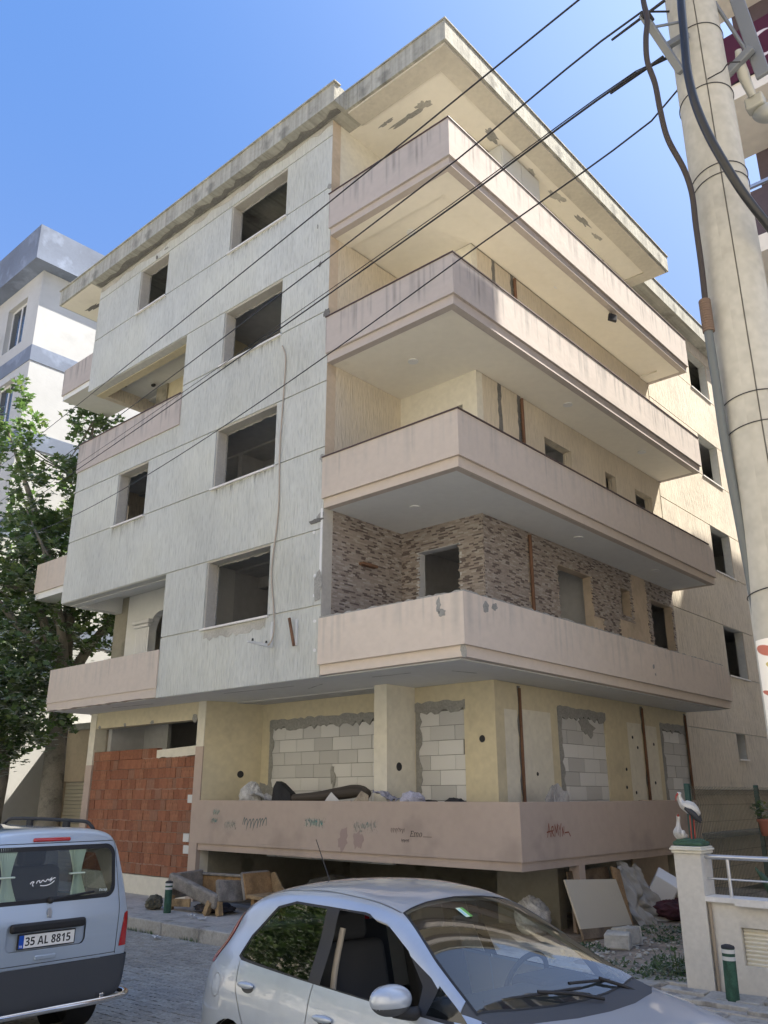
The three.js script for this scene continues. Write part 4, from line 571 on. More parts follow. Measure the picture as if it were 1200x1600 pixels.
// ---------------------------------------------------------------- utility pole, cables, wires
{
  const px = 6.23, pz = 6.63, o = thing('utility_pole', 'weathered concrete utility pole bound with wire, carrying steel brackets', 'pole');
  const steel = mat([0.20, 0.215, 0.23], 0.55, { metalness: 0.5 });
  const conc = surface([0.44, 0.43, 0.385], { seed: 150, size: 1.3, amp: 0.12, fine: 0.12, blotch: 0.35, blotchTo: 0.8, bump: 0.004 });
  const sh = new THREE.CylinderGeometry(0.090, 0.127, 8.2, 40, 30).translate(px, 4.1, pz).toNonIndexed(); { const u = sh.attributes.uv; for (let i = 0; i < u.count; i++) u.setXY(i, u.getX(i) * 0.78, u.getY(i) * 8.2); } add(o, 'shaft', sh, conc);
  const rad = (y) => 0.127 - (0.127 - 0.090) * y / 8.2 + 0.001;
  const ring = (y, tilt, r = 0.0019) => { const pts = []; for (let k = 0; k < 28; k++) { const a = k / 28 * 2 * Math.PI; pts.push([px + Math.cos(a) * (rad(y) + r), y + tilt * Math.cos(a - 0.6), pz + Math.sin(a) * (rad(y) + r)]); } return tube(pts, r, 56, 6, true); };
  for (const [y, t] of [[5.05, 0.01], [4.72, 0.012], [4.31, 0.02], [4.26, 0.022], [3.31, 0.012], [3.19, 0.014], [2.6, 0.01]]) add(o, 'wire_binding', ring(y, t), M.dark);
  { const pts = []; const q = rng(4); for (let y = 1.2; y < 5.6; y += 0.16) { const a = 1.16 + 0.012 * (q() - 0.5); pts.push([px + Math.cos(a) * (rad(y) - 0.0006), y, pz + Math.sin(a) * (rad(y) - 0.0006)]); } add(o, 'mould_seam', tube(pts, 0.0022, 90, 5), M.cementDark); }
  add(o, 'wire_twist', tube([[6.28, 4.745, 6.735], [6.31, 4.76, 6.72], [6.335, 4.77, 6.71], [6.36, 4.80, 6.70], [6.40, 4.795, 6.68]], 0.003, 20, 5), M.dark);
  // left bracket: steel channel with cross stay
  add(o, 'bracket', [rbox(0.03, 0.30, 0.045, 0.004).rotateZ(0.25).rotateX(0.55).translate(6.150, 4.955, 6.83), bar([6.12, 5.03, 6.87], [6.22, 5.12, 6.72], 0.006), rbox(0.10, 0.03, 0.025, 0.004).translate(6.19, 5.0, 6.76)], steel);
  add(o, 'clamp', rbox(0.036, 0.03, 0.06, 0.006).rotateZ(0.3).translate(6.128, 5.06, 6.90), M.dark);
  // right bracket and street lantern hung behind the pole
  add(o, 'bracket', [rbox(0.055, 0.62, 0.02, 0.004).rotateZ(0.1).translate(6.42, 5.08, 6.57), rbox(0.16, 0.035, 0.03, 0.004).rotateZ(0.5).translate(6.365, 4.87, 6.6), bar([6.31, 5.3, 6.62], [6.42, 4.88, 6.57], 0.008)], steel);
  const l = thing('street_lantern', 'grey street lantern with oval lens hung from the pole bracket', 'lamp', null, [-0.05, -0.01, 0.045]);
  add(l, 'arm', [limb([[6.43, 4.95, 6.55], [6.425, 4.86, 6.52], [6.435, 4.76, 6.47]], [0.014, 0.024, 0.016], 10, 10)], mat([0.42, 0.42, 0.38], 0.6));
  const lb = new THREE.SphereGeometry(0.1, 28, 20).scale(0.62, 0.42, 1.25).rotateX(0.75).rotateY(0.5); add(l, 'housing', [lb.translate(6.47, 4.70, 6.40).toNonIndexed(), rbox(0.075, 0.06, 0.06, 0.01).translate(6.435, 4.74, 6.44)], mat([0.42, 0.42, 0.37], 0.55));
  add(l, 'lens', new THREE.SphereGeometry(0.062, 24, 16).scale(0.72, 0.4, 1.25).rotateX(0.75).rotateY(0.5).translate(6.478, 4.672, 6.415).toNonIndexed(), phys([0.16, 0.17, 0.14], 0.15, { clearcoat: 1 }));
  // poster pasted round the shaft
  const pc = canvas(128, 192, (g) => { g.fillStyle = '#efece4'; g.fillRect(0, 0, 128, 192); [['#b9705f', 14, 20], ['#c9b878', 50, 16], ['#9cae7c', 78, 14], ['#b9705f', 104, 10]].forEach(([c, y, h], i) => { g.fillStyle = c; g.beginPath(); g.ellipse(30 + 22 * (i % 3), y + h / 2, 30, h / 2, 0.3, 0, 7); g.fill(); }); g.fillStyle = '#333'; for (let i = 0; i < 4; i++) g.fillRect(14, 132 + i * 14, 90 - 16 * (i % 2), 6); });
  const pg = new THREE.CylinderGeometry(rad(2.45) + 0.002, rad(2.25) + 0.002, 0.32, 20, 1, true, -0.9, 1.9).translate(px, 2.28, pz); add(o, 'poster', pg, mat(0xffffff, 0.8, { map: pc, side: THREE.DoubleSide }));
  const c1 = [[6.283, 5.60, 6.85], [6.283, 5.277, 6.863], [6.273, 5.033, 6.902], [6.268, 4.815, 6.92], [6.264, 4.644, 6.93], [6.274, 4.478, 6.93], [6.296, 4.335, 6.917], [6.329, 4.195, 6.894], [6.364, 4.068, 6.832], [6.404, 3.964, 6.72], [6.437, 3.904, 6.522], [6.5, 3.9, 6.2]];
  single('supply_cable', 'thick glossy black cable looping down across the concrete pole', 'cable', tube(c1, 0.0165, 80, 12), mat([0.02, 0.021, 0.023], 0.32));
  const c2 = [[6.133, 5.6, 6.9], [6.133, 5.372, 6.9], [6.131, 5.124, 6.929], [6.139, 5.003, 6.937], [6.126, 4.901, 6.945], [6.116, 4.797, 6.935], [6.128, 4.686, 6.916], [6.129, 4.564, 6.901], [6.132, 4.439, 6.87], [6.16, 4.304, 6.811], [6.168, 4.205, 6.787], [6.161, 4.066, 6.772], [6.155, 3.87, 6.758], [6.149, 3.70, 6.756]];
  single('drop_cable', 'taped dark cable hanging in bends left of the concrete pole', 'cable', tube(c2, 0.0115, 90, 10), mat([0.035, 0.027, 0.024], 0.6));
  const cd = thing('cable_conduit', 'grey conduit with ribbed brown sleeve running down the pole side', 'conduit');
  add(cd, 'pipe', tube([[6.146, 3.62, 6.759], [6.143, 3.384, 6.745], [6.139, 3.158, 6.731], [6.143, 2.916, 6.715], [6.147, 2.663, 6.695], [6.146, 2.317, 6.665], [6.14, 1.2, 6.63], [6.14, 0.1, 6.62]], 0.017, 60, 10), mat([0.11, 0.125, 0.13], 0.5));
  const rib = []; for (let k = 0; k < 13; k++) rib.push(new THREE.CylinderGeometry(0.022, 0.022, 0.0075, 14).translate(6.1475, 3.602 + k * 0.0105, 6.7575).toNonIndexed()); rib.push(bar([6.1475, 3.6, 6.757], [6.1475, 3.735, 6.757], 0.0205, 14)); add(cd, 'sleeve', rib, mat([0.16, 0.11, 0.08], 0.8));
  const wires = [['A', [5.894, 5.215, 7.041], [-17.092, 10.161, 0.955], 0.0045, 0.05, 'overhead wire crossing above the pole bracket, highest of the five'], ['B', [6.173, 5.214, 6.791], [-17.289, 9.302, 0.738], 0.0048, 0.12, 'overhead wire tied beside the pole bracket clamp'], ['C', [6.118, 4.991, 6.738], [-17.377, 8.98, 0.64], 0.003, 0.10, 'thin overhead wire, finest of the five'], ['D', [6.116, 4.983, 6.736], [-17.401, 8.811, 0.613], 0.0055, 0.10, 'thick overhead wire running just under the thinnest one'], ['E', [6.132, 4.825, 6.65], [-17.345, 9.057, 0.676], 0.0042, 0.85, 'slack overhead wire leaving the pole below the bracket']];
  for (const [k, a, b, r, sag, label] of wires) { const A = V(...a), E = V(...b), near = k === 'A' ? A.clone().addScaledVector(A.clone().sub(E), 0.08) : V(px - 0.05, A.y + 0.03, pz + 0.05), pts = [near]; for (let i = 0; i <= 16; i++) { const t = i / 16, p = A.clone().lerp(E, t); p.y -= sag * 4 * t * (1 - t); pts.push(p); } const far = E.clone().addScaledVector(E.clone().sub(A), 0.09); pts.push(far);
    const o = thing('overhead_wire', label, 'wire', 'overhead wires from the pole'); add(o, 'strand', tube(pts, r, 120, 6), M.black); if (k === 'D' || k === 'B') add(o, 'tie', limb([A.toArray(), A.clone().lerp(E, 0.012).toArray()], [0.007, 0.0055], 6, 8), M.dark); }
}
// ---------------------------------------------------------------- garden wall, gate pillar, railing, fence
{
  const o = thing('garden_wall', 'pale rendered garden wall with capped pillar, steel railing and louvred recess', 'wall');
  const wm = surface([0.60, 0.57, 0.50], { seed: 160, size: 1.6, amp: 0.1, fine: 0.07, blotch: 0.35, blotchTo: 0.8 });
  add(o, 'pillar', box(2.80, 3.10, -0.1, 1.34, -0.30, 0.0), wm);
  add(o, 'pillar_cap', [rbox(0.34, 0.03, 0.34, 0.01).translate(2.95, 1.355, -0.15), rbox(0.37, 0.025, 0.37, 0.01).translate(2.95, 1.382, -0.15), rbox(0.34, 0.02, 0.34, 0.008).translate(2.95, 1.404, -0.15)], M.creamPale);
  add(o, 'panel', wall('z', 3.10, 9.5, -0.1, 0.87, -0.22, -0.05, [[3.42, 4.6, 0.28, 0.64], [5.2, 6.4, 0.28, 0.64]]), wm);
  add(o, 'coping', [box(3.10, 3.42, 0.87, 0.92, -0.26, 0.0), box(3.42, 9.5, 0.85, 0.92, -0.27, 0.03)], M.marble);
  for (const x0 of [3.42, 5.2]) for (let k = 0; k < 9; k++) add(o, 'louvre', rbox(1.17, 0.034, 0.05, 0.008).rotateX(0.5).translate(x0 + 0.59, 0.30 + k * 0.04, -0.12), M.creamPale);
  add(o, 'drain_pipe', bar([3.13, -0.02, -0.03], [3.13, 0.85, -0.03], 0.018), mat([0.35, 0.28, 0.2], 0.8));
  add(o, 'handrail', bar([3.08, 1.31, -0.13], [9.5, 1.31, -0.13], 0.026, 16), M.galv); add(o, 'handrail', bar([3.08, 1.09, -0.13], [9.5, 1.09, -0.13], 0.010, 12), M.galv);
  for (let x = 3.34; x < 9.5; x += 1.25) add(o, 'baluster', bar([x, 0.92, -0.13], [x, 1.3, -0.13], 0.019, 14), M.galv);
  const f = thing('mesh_fence', 'dark green welded mesh fence along the yard beside the block', 'fence');
  const gm = mat([0.012, 0.055, 0.045], 0.55), fx = 2.2, zs = [-0.5, -2.0, -4.67, -7.34, -10.0];
  add(f, 'base_wall', box(fx - 0.1, fx + 0.1, -0.2, 0.35, -10.2, -1.95), M.buff);
  for (const z of zs) { if (z < -0.6) add(f, 'post', rbox(0.065, 2.2, 0.065, 0.008).translate(fx, 1.0, z), gm); }
  const w = [], bx = (a, b, c, d, e, g) => w.push(box(a, b, c, d, e, g)); for (let z = -10; z < -2.0; z += 0.055) { bx(fx + 0.034, fx + 0.041, 0.38, 1.84, z, z + 0.007); w.push(box(-0.0025, 0.0025, 0, 0.13, 0, 0.005).rotateZ(-0.35).translate(fx + 0.037, 1.84, z), box(-0.0025, 0.0025, 0, 0.13, 0, 0.005).rotateZ(0.35).translate(fx + 0.08, 1.945, z)); }
  for (const y of [0.42, 0.6, 0.8, 1.0, 1.2, 1.4, 1.6, 1.82, 2.02]) bx(fx + 0.039, fx + 0.044, y, y + 0.005, -10, -2.0);
  add(f, 'wire_panel', w, mat([0.09, 0.095, 0.07], 0.6)).userData = { kind: 'stuff' };
}
{ // bollards
  const gm = surface([0.045, 0.115, 0.075], { seed: 165, size: 0.6, amp: 0.2, fine: 0.2, n: 128 }), wb = mat([0.58, 0.58, 0.55], 0.7);
  for (const [x, z, y, label] of [[-6.44, 0.22, 0.0, 'green bollard with two white bands beside the broken sofa'], [3.39, 0.3, 0.0, 'green bollard with two white bands before the garden wall']]) {
    const o = thing('bollard', label, 'bollard', 'green bollards on the pavement', [x, y, z]); o.rotation.z = x > 0 ? -0.02 : 0.01;
    add(o, 'post', new THREE.CylinderGeometry(0.062, 0.065, 0.55, 24).translate(0, 0.22, 0).toNonIndexed(), gm); for (const h of [0.395, 0.46]) add(o, 'band', new THREE.CylinderGeometry(0.0635, 0.064, 0.036, 24, 1).translate(0, h, 0).toNonIndexed(), wb); add(o, 'cap', new THREE.LatheGeometry([[0, 0.52], [0.03, 0.518], [0.06, 0.508], [0.066, 0.495], [0.0655, 0.485]].map((p) => new THREE.Vector2(...p)), 24).toNonIndexed(), M.dark);
  }
}
{ // painted birds on the gate pillar
  const o = thing('bird_ornament', 'painted garden ornament of a stork and a swan on a green base', 'ornament', null, [2.95, 1.414, -0.15]);
  const wh = surface([0.68, 0.65, 0.58], { seed: 166, size: 0.5, amp: 0.12, n: 128 }), bk = mat([0.03, 0.03, 0.032], 0.6), rd = mat([0.35, 0.05, 0.03], 0.5);
  add(o, 'base', [uvBox(rbox(0.33, 0.05, 0.26, 0.024, 3).translate(0, 0.025, 0)), uvBox(new THREE.SphereGeometry(0.1, 14, 8).scale(1.1, 0.34, 1).translate(-0.05, 0.05, 0.03)), uvBox(new THREE.SphereGeometry(0.06, 12, 8).scale(1.3, 0.5, 1).translate(0.1, 0.05, 0.02))], surface([0.06, 0.12, 0.075], { seed: 167, size: 0.4, amp: 0.4, n: 128 }));
  add(o, 'swan', limb([[-0.02, 0.10, 0.02], [-0.075, 0.105, 0.05], [-0.10, 0.13, 0.075], [-0.098, 0.20, 0.07], [-0.095, 0.27, 0.06], [-0.085, 0.31, 0.07]], [0.012, 0.058, 0.06, 0.027, 0.018, 0.022], 26, 14), wh);
  add(o, 'swan_wing', uvBox(new THREE.SphereGeometry(0.045, 14, 10).scale(0.5, 0.85, 1).translate(-0.045, 0.125, 0.07)), wh); add(o, 'swan_beak', limb([[-0.085, 0.315, 0.075], [-0.07, 0.33, 0.10]], [0.016, 0.005], 5, 8), rd);
  add(o, 'stork', limb([[0.13, 0.33, -0.02], [0.08, 0.37, 0], [0.02, 0.41, 0.01], [-0.035, 0.435, 0.02], [-0.062, 0.48, 0.02], [-0.07, 0.53, 0.025], [-0.062, 0.565, 0.03]], [0.02, 0.058, 0.075, 0.062, 0.036, 0.026, 0.025], 28, 16), wh);
  add(o, 'stork_wing', [limb([[0.0, 0.40, 0.06], [0.06, 0.36, 0.062], [0.115, 0.29, 0.04], [0.15, 0.24, 0.02]], [0.02, 0.036, 0.034, 0.006], 14, 10), limb([[0.04, 0.38, -0.05], [0.1, 0.32, -0.04], [0.14, 0.26, -0.02]], [0.02, 0.03, 0.006], 12, 10)], bk);
  add(o, 'stork_beak', limb([[-0.072, 0.555, 0.045], [-0.085, 0.52, 0.075], [-0.088, 0.47, 0.085]], [0.012, 0.008, 0.003], 8, 8), rd); for (const [x, z] of [[0.035, 0.03], [0.05, -0.03]]) add(o, 'leg', bar([x - 0.01, 0.04, z], [x, 0.37, z], 0.008, 8), rd);
}
{ // potted plants behind the railing
  const clay = mat([0.36, 0.14, 0.09], 0.85);
  const o = thing('hanging_flower_pot', 'terracotta flower pot hooked on the fence post with yellow green leaves', 'flower pot', null, [2.36, 1.36, -4.5]);
  add(o, 'pot', new THREE.LatheGeometry([[0, 0], [0.1, 0], [0.13, 0.2], [0.15, 0.2], [0.15, 0.24], [0.12, 0.24], [0.11, 0.2]].map((p) => new THREE.Vector2(...p)), 20).toNonIndexed(), clay); const q = rng(71), sp = []; for (let i = 0; i < 130; i++) sp.push([(q() - 0.5) * 0.34, 0.24 + q() * 0.24, (q() - 0.5) * 0.34]); leaves(o, 'foliage', sp, 0.07, 72, [[0.10, 0.17, 0.04], [0.2, 0.24, 0.05], [0.06, 0.12, 0.03]], 3);
  const a = thing('agave_plant', 'dark green agave with broad upright blades behind the steel railing', 'plant', null, [3.55, 0.5, -1.3]); const bl = []; for (let i = 0; i < 15; i++) { const t = i * 2.4, l = 0.45 + 0.25 * q(), s = 0.35 + 0.5 * q(); const gg = limb([[0, 0, 0], [Math.cos(t) * l * 0.4 * s, l * 0.55, Math.sin(t) * l * 0.4 * s], [Math.cos(t) * l * 0.9 * s, l, Math.sin(t) * l * 0.9 * s]], [0.05, 0.07, 0.005], 8, 6); bl.push(gg); } add(a, 'blades', bl, mat([0.05, 0.10, 0.055], 0.6)); add(a, 'pot', new THREE.LatheGeometry([[0, -0.5], [0.16, -0.5], [0.2, 0], [0.17, 0.02], [0, 0.0]].map((p) => new THREE.Vector2(...p)), 18).toNonIndexed(), clay);
}
// ---------------------------------------------------------------- vehicles: lofted shells cut along their panel lines
const cr1 = (xs, ys) => (x) => { // monotone-ish cubic through a table
  let i = 0; while (i < xs.length - 2 && x > xs[i + 1]) i++; const h = xs[i + 1] - xs[i], t = clamp((x - xs[i]) / h), d = (k) => k <= 0 ? (ys[1] - ys[0]) / (xs[1] - xs[0]) : k >= xs.length - 1 ? (ys[k] - ys[k - 1]) / (xs[k] - xs[k - 1]) : (() => { const a = (ys[k] - ys[k - 1]) / (xs[k] - xs[k - 1]), b = (ys[k + 1] - ys[k]) / (xs[k + 1] - xs[k]); return a * b <= 0 ? 0 : 2 * a * b / (a + b); })();
  const a = ys[i], b = ys[i + 1], m0 = d(i) * h, m1 = d(i + 1) * h, t2 = t * t, t3 = t2 * t; return (2 * t3 - 3 * t2 + 1) * a + (t3 - 2 * t2 + t) * m0 + (-2 * t3 + 3 * t2) * b + (t3 - t2) * m1;
};
function profile(pts, n) { const c = new THREE.CatmullRomCurve3(pts.map(([w, y]) => V(w, y, 0)), false, 'centripetal'), o = []; for (let i = 0; i <= n; i++) { const p = c.getPoint(i / n); o.push([Math.max(0, p.x), p.y]); } return o; }
function shell(us, half, n, warp) { // us: stations, half(u) -> half outline [w, y] bottom to top; returns triangles of {p, n}
  const rows = us.map((u) => { const h = profile(half(u), n), full = [...h.map(([w, y]) => [w, y]), ...h.slice(0, -1).reverse().map(([w, y]) => [-w, y])]; return full.map(([w, y]) => warp ? warp(u, y, w) : [u, y, w]); }), m = rows[0].length, P = [], I = [];
  for (const r of rows) for (const v of r) P.push(...v);
  for (let i = 0; i < rows.length - 1; i++) for (let j = 0; j < m - 1; j++) { const a = i * m + j, b = a + 1, c = a + m, d = c + 1; I.push(a, c, b, b, c, d); }
  const g = new THREE.BufferGeometry(); g.setAttribute('position', new THREE.Float32BufferAttribute(P, 3)); g.setIndex(I); g.computeVertexNormals(); const N = g.attributes.normal.array, T = [];
  const vert = (k) => ({ p: [P[3 * k], P[3 * k + 1], P[3 * k + 2]], n: [N[3 * k], N[3 * k + 1], N[3 * k + 2]] });
  for (let i = 0; i < I.length; i += 3) { const t = [vert(I[i]), vert(I[i + 1]), vert(I[i + 2])]; const [a, b, c] = t.map((v) => v.p); const e = [b[0] - a[0], b[1] - a[1], b[2] - a[2]], f = [c[0] - a[0], c[1] - a[1], c[2] - a[2]]; if (Math.hypot(e[1] * f[2] - e[2] * f[1], e[2] * f[0] - e[0] * f[2], e[0] * f[1] - e[1] * f[0]) > 1e-9) T.push(t); }
  let s = 0; for (const t of T) s += t[0].n[0] * 0 + t[0].n[1] * (t[0].p[1] - 0.8) + t[0].n[2] * t[0].p[2]; if (s < 0) for (const t of T) { t.reverse(); for (const v of t) if (!v.f) { v.f = 1; v.n = v.n.map((x) => -x); } }
  return T;
}
function cut(T, poly, proj, test) { // split triangles along a convex outline; returns [inside, outside]
  let A = 0; for (let i = 0; i < poly.length; i++) { const [x0, y0] = poly[i], [x1, y1] = poly[(i + 1) % poly.length]; A += x0 * y1 - x1 * y0; } if (A < 0) poly = poly.slice().reverse();
  const bb = [Math.min(...poly.map((p) => p[0])), Math.max(...poly.map((p) => p[0])), Math.min(...poly.map((p) => p[1])), Math.max(...poly.map((p) => p[1]))], inn = [], out = [];
  const mix = (a, b, t) => ({ p: a.p.map((x, i) => lerp(x, b.p[i], t)), n: a.n.map((x, i) => lerp(x, b.n[i], t)), f: 1 }), fan = (pg, dst) => { for (let i = 1; i < pg.length - 1; i++) dst.push([pg[0], pg[i], pg[i + 1]]); };
  for (const t of T) {
    const q = t.map((v) => proj(v.p)); if (!test(t) || q.every((v) => v[0] < bb[0]) || q.every((v) => v[0] > bb[1]) || q.every((v) => v[1] < bb[2]) || q.every((v) => v[1] > bb[3])) { out.push(t); continue; }
    let cur = t.slice();
    for (let i = 0; i < poly.length && cur.length; i++) { const [x0, y0] = poly[i], [x1, y1] = poly[(i + 1) % poly.length], sd = cur.map((v) => { const [x, y] = proj(v.p); return (x1 - x0) * (y - y0) - (y1 - y0) * (x - x0); }), a = [], b = [];
      for (let k = 0; k < cur.length; k++) { const n = (k + 1) % cur.length; if (sd[k] >= 0) a.push(cur[k]); if (sd[k] <= 0) b.push(cur[k]); if (sd[k] * sd[n] < 0) { const m = mix(cur[k], cur[n], sd[k] / (sd[k] - sd[n])); a.push(m); b.push(m); } }
      if (b.length >= 3) fan(b, out); cur = a.length >= 3 ? a : []; }
    if (cur.length) fan(cur, inn);
  }
  return [inn, out];
}
function toGeo(T, off = 0) { const P = [], N = [], U = []; for (const t of T) for (const v of t) { const l = Math.hypot(...v.n) || 1; P.push(v.p[0] + v.n[0] / l * off, v.p[1] + v.n[1] / l * off, v.p[2] + v.n[2] / l * off); N.push(v.n[0] / l, v.n[1] / l, v.n[2] / l); U.push(v.p[0], v.p[1]); } const g = new THREE.BufferGeometry(); g.setAttribute('position', new THREE.Float32BufferAttribute(P, 3)); g.setAttribute('normal', new THREE.Float32BufferAttribute(N, 3)); g.setAttribute('uv', new THREE.Float32BufferAttribute(U, 2)); return g; }
const grow = (poly, d) => { const cx = poly.reduce((s, p) => s + p[0], 0) / poly.length, cy = poly.reduce((s, p) => s + p[1], 0) / poly.length; return poly.map(([x, y]) => { const l = Math.hypot(x - cx, y - cy); return [x + (x - cx) / l * d, y + (y - cy) / l * d]; }); };
const circle = (x, y, r, n = 24) => Array.from({ length: n }, (_, i) => [x + r * Math.cos(i / n * 2 * Math.PI), y + r * Math.sin(i / n * 2 * Math.PI)]);
const seamQuad = (a, b, w = 0.0035) => { const dx = b[0] - a[0], dy = b[1] - a[1], l = Math.hypot(dx, dy), nx = -dy / l * w, ny = dx / l * w; return [[a[0] + nx, a[1] + ny], [a[0] - nx, a[1] - ny], [b[0] - nx, b[1] - ny], [b[0] + nx, b[1] + ny]]; };
function rounded(x0, x1, y0, y1, r, n = 5) { const o = []; for (const [cx, cy, a] of [[x1 - r, y1 - r, 0], [x0 + r, y1 - r, 1], [x0 + r, y0 + r, 2], [x1 - r, y0 + r, 3]]) for (let i = 0; i <= n; i++) { const t = (a + i / n) * Math.PI / 2; o.push([cx + r * Math.cos(t), cy + r * Math.sin(t)]); } return o; }
const flake = (c, seed) => phys([1, 1, 1], 0.34, { map: metres(tex(256, 256, (u, v) => { const k = 1 + 0.05 * (fbm(u, v, 4, 4, seed, 4) - 0.5) + 0.03 * (fbm(u, v, 64, 64, seed + 2, 2) - 0.5) - 0.05 * clamp((fbm(u, v, 7, 7, seed + 3, 4) - 0.55) * 5); return srgbOf(c[0] * k, c[1] * k, c[2] * k); }), 1.4), metalness: 0.35, clearcoat: 1, clearcoatRoughness: 0.04 });
const felt = mat([0.42, 0.42, 0.41], 0.95), glassCar = phys([0.72, 0.78, 0.75], 0.02, { transmission: 1, thickness: 0, ior: 1.75 }), glassDark = phys([0.30, 0.33, 0.32], 0.02, { transmission: 1, thickness: 0, ior: 1.65 }), rubber = mat([0.015, 0.015, 0.016], 0.6), trimGrey = mat([0.055, 0.06, 0.068], 0.65), redLens = phys([0.42, 0.018, 0.018], 0.12, { clearcoat: 1 });
function wheel(parent, u, w, R, side) { const g = new THREE.Group(); g.name = 'wheel'; g.position.set(u, R, w); parent.add(g); const hw = 0.092;
  const tyre = new THREE.LatheGeometry([[R * 0.62, -hw], [R * 0.9, -hw], [R * 0.985, -hw * 0.72], [R, -hw * 0.3], [R, hw * 0.3], [R * 0.985, hw * 0.72], [R * 0.9, hw], [R * 0.62, hw]].map((p) => new THREE.Vector2(...p)), 40).rotateX(Math.PI / 2).toNonIndexed(); add(g, 'tyre', tyre, rubber);
  const rim = [new THREE.LatheGeometry([[0, 0.04], [R * 0.14, 0.045], [R * 0.2, 0.02], [R * 0.5, 0.0], [R * 0.6, 0.03], [R * 0.63, 0.06], [R * 0.63, -0.06]].map((p) => new THREE.Vector2(...p)), 36).rotateX(Math.PI / 2 * side).translate(0, 0, 0.03 * side).toNonIndexed()]; for (let k = 0; k < 7; k++) rim.push(rbox(R * 0.46, 0.035, 0.03, 0.01).translate(R * 0.36, 0, 0.045 * side).rotateZ(k * 2 * Math.PI / 7)); add(g, 'rim', rim, mat([0.45, 0.46, 0.47], 0.4, { metalness: 0.6 })); }
const side = (t) => Math.abs(t[0].n[2]) > 0.22 && t[0].p[2] > 0, sideL = (t) => Math.abs(t[0].n[2]) > 0.22 && t[0].p[2] < 0, both = (t) => Math.abs(t[0].n[2]) > 0.22, uy = (p) => [p[0], p[1]], uw = (p) => [p[0], p[2]], wy = (p) => [p[2], p[1]];
{ // ---- silver-blue hatchback in the foreground
  const car = thing('hatchback_car', 'silver blue five door hatchback with its front side window open', 'car', null, [1.742, -0.032, 4.842], -7.8 * Math.PI / 180); car.scale.setScalar(0.978);
  const U = [0, 0.06, 0.18, 0.35, 0.55, 0.9, 1.3, 1.7, 2.0, 2.3, 2.6, 2.85, 3.1, 3.4, 3.7, 3.9, 4.0, 4.03];
  const F = (a) => cr1(U, a), yT = F([0.62, 0.93, 1.11, 1.30, 1.395, 1.455, 1.475, 1.455, 1.40, 1.275, 1.12, 1.00, 0.955, 0.90, 0.81, 0.69, 0.57, 0.50]), yB = F([0.58, 0.885, 0.95, 0.972, 0.968, 0.955, 0.945, 0.938, 0.935, 0.932, 0.93, 0.925, 0.90, 0.85, 0.76, 0.65, 0.55, 0.485]), wB = F([0.44, 0.61, 0.675, 0.72, 0.748, 0.775, 0.785, 0.787, 0.785, 0.78, 0.77, 0.755, 0.73, 0.68, 0.59, 0.46, 0.31, 0.2]), wM = F([0.54, 0.70, 0.765, 0.80, 0.818, 0.832, 0.838, 0.84, 0.84, 0.84, 0.838, 0.835, 0.825, 0.80, 0.74, 0.62, 0.45, 0.3]), wR = F([0.36, 0.54, 0.565, 0.57, 0.575, 0.58, 0.582, 0.575, 0.565, 0.605, 0.65, 0.685, 0.67, 0.61, 0.52, 0.40, 0.26, 0.16]), yBot = F([0.36, 0.27, 0.23, 0.21, 0.2, 0.2, 0.2, 0.2, 0.2, 0.2, 0.2, 0.2, 0.2, 0.2, 0.21, 0.24, 0.30, 0.34]);
  const half = (u) => { const T = yT(u), B = yB(u), b = yBot(u), k = clamp((T - B) / 0.3), rail = lerp(T - 0.018, T - 0.085, k), mid = lerp(b + 0.18, 0.62, 1), ym = Math.min(0.62, lerp(b, B, 0.5)); return [[0, b], [wM(u) * 0.86, b], [wM(u) * 0.955, b + 0.07], [wM(u), ym], [lerp(wM(u), wB(u), 0.45), lerp(ym, B, 0.72)], [wB(u), B], [lerp(wB(u), wR(u), 0.52), lerp(B, rail, 0.5) + 0.0], [wR(u), rail], [wR(u) * 0.82, lerp(rail, T, 0.56)], [wR(u) * 0.45, lerp(rail, T, 0.88)], [0, T]]; };
  const st = []; for (let i = 0; i <= 110; i++) st.push(4.03 * Math.min(1, i / 110)); st[0] = 0.0; for (const e of [0.012, 0.024, 4.02]) st.push(e); st.sort((a, b) => a - b);
  let T = shell(st, half, 64); const paint = flake([0.42, 0.475, 0.55], 171), piece = {};
  const take = (nm, poly, proj, test) => { let inn; [inn, T] = cut(T, poly, proj, test); (piece[nm] ??= []).push(...inn); return inn; };
  for (const u of [0.65, 3.16]) take('drop', circle(u, 0.30, 0.335, 30), uy, (t) => Math.abs(t[0].p[2]) > 0.5 && Math.abs(t[0].n[2]) > 0.1 || (t[0].p[1] < 0.5 && Math.abs(t[0].p[2]) > 0.45));
  // tail lamps, then glass with black surrounds
  for (const sg of [1, -1]) take(sg > 0 ? 'lamp' : 'lampL', [[0.33, 1.34], [0.40, 1.355], [0.43, 1.33], [0.30, 1.02], [0.20, 0.90], [0.05, 0.90], [0.09, 0.99]], uy, (t) => t[0].p[2] * sg > 0.47);
  const rearG = [[0.60, 1.0], [0.66, 0.988], [1.44, 0.965], [1.40, 1.345], [1.05, 1.345], [0.86, 1.30], [0.66, 1.12]], frontG = [[1.56, 0.962], [2.40, 0.95], [2.36, 1.06], [2.18, 1.20], [1.95, 1.31], [1.75, 1.342], [1.52, 1.35]], quart = [[2.46, 0.952], [2.74, 0.952], [2.47, 1.075]];
  take('open', frontG, uy, both); const rg = take('side', rearG, uy, both); take('side', quart, uy, both);
  take('seal', [[0.58, 0.99], [0.63, 0.972], [2.79, 0.935], [2.76, 0.953], [2.40, 1.10], [2.19, 1.222], [1.96, 1.325], [1.75, 1.355], [1.40, 1.359], [1.045, 1.358], [0.85, 1.312], [0.635, 1.12]], uy, both);
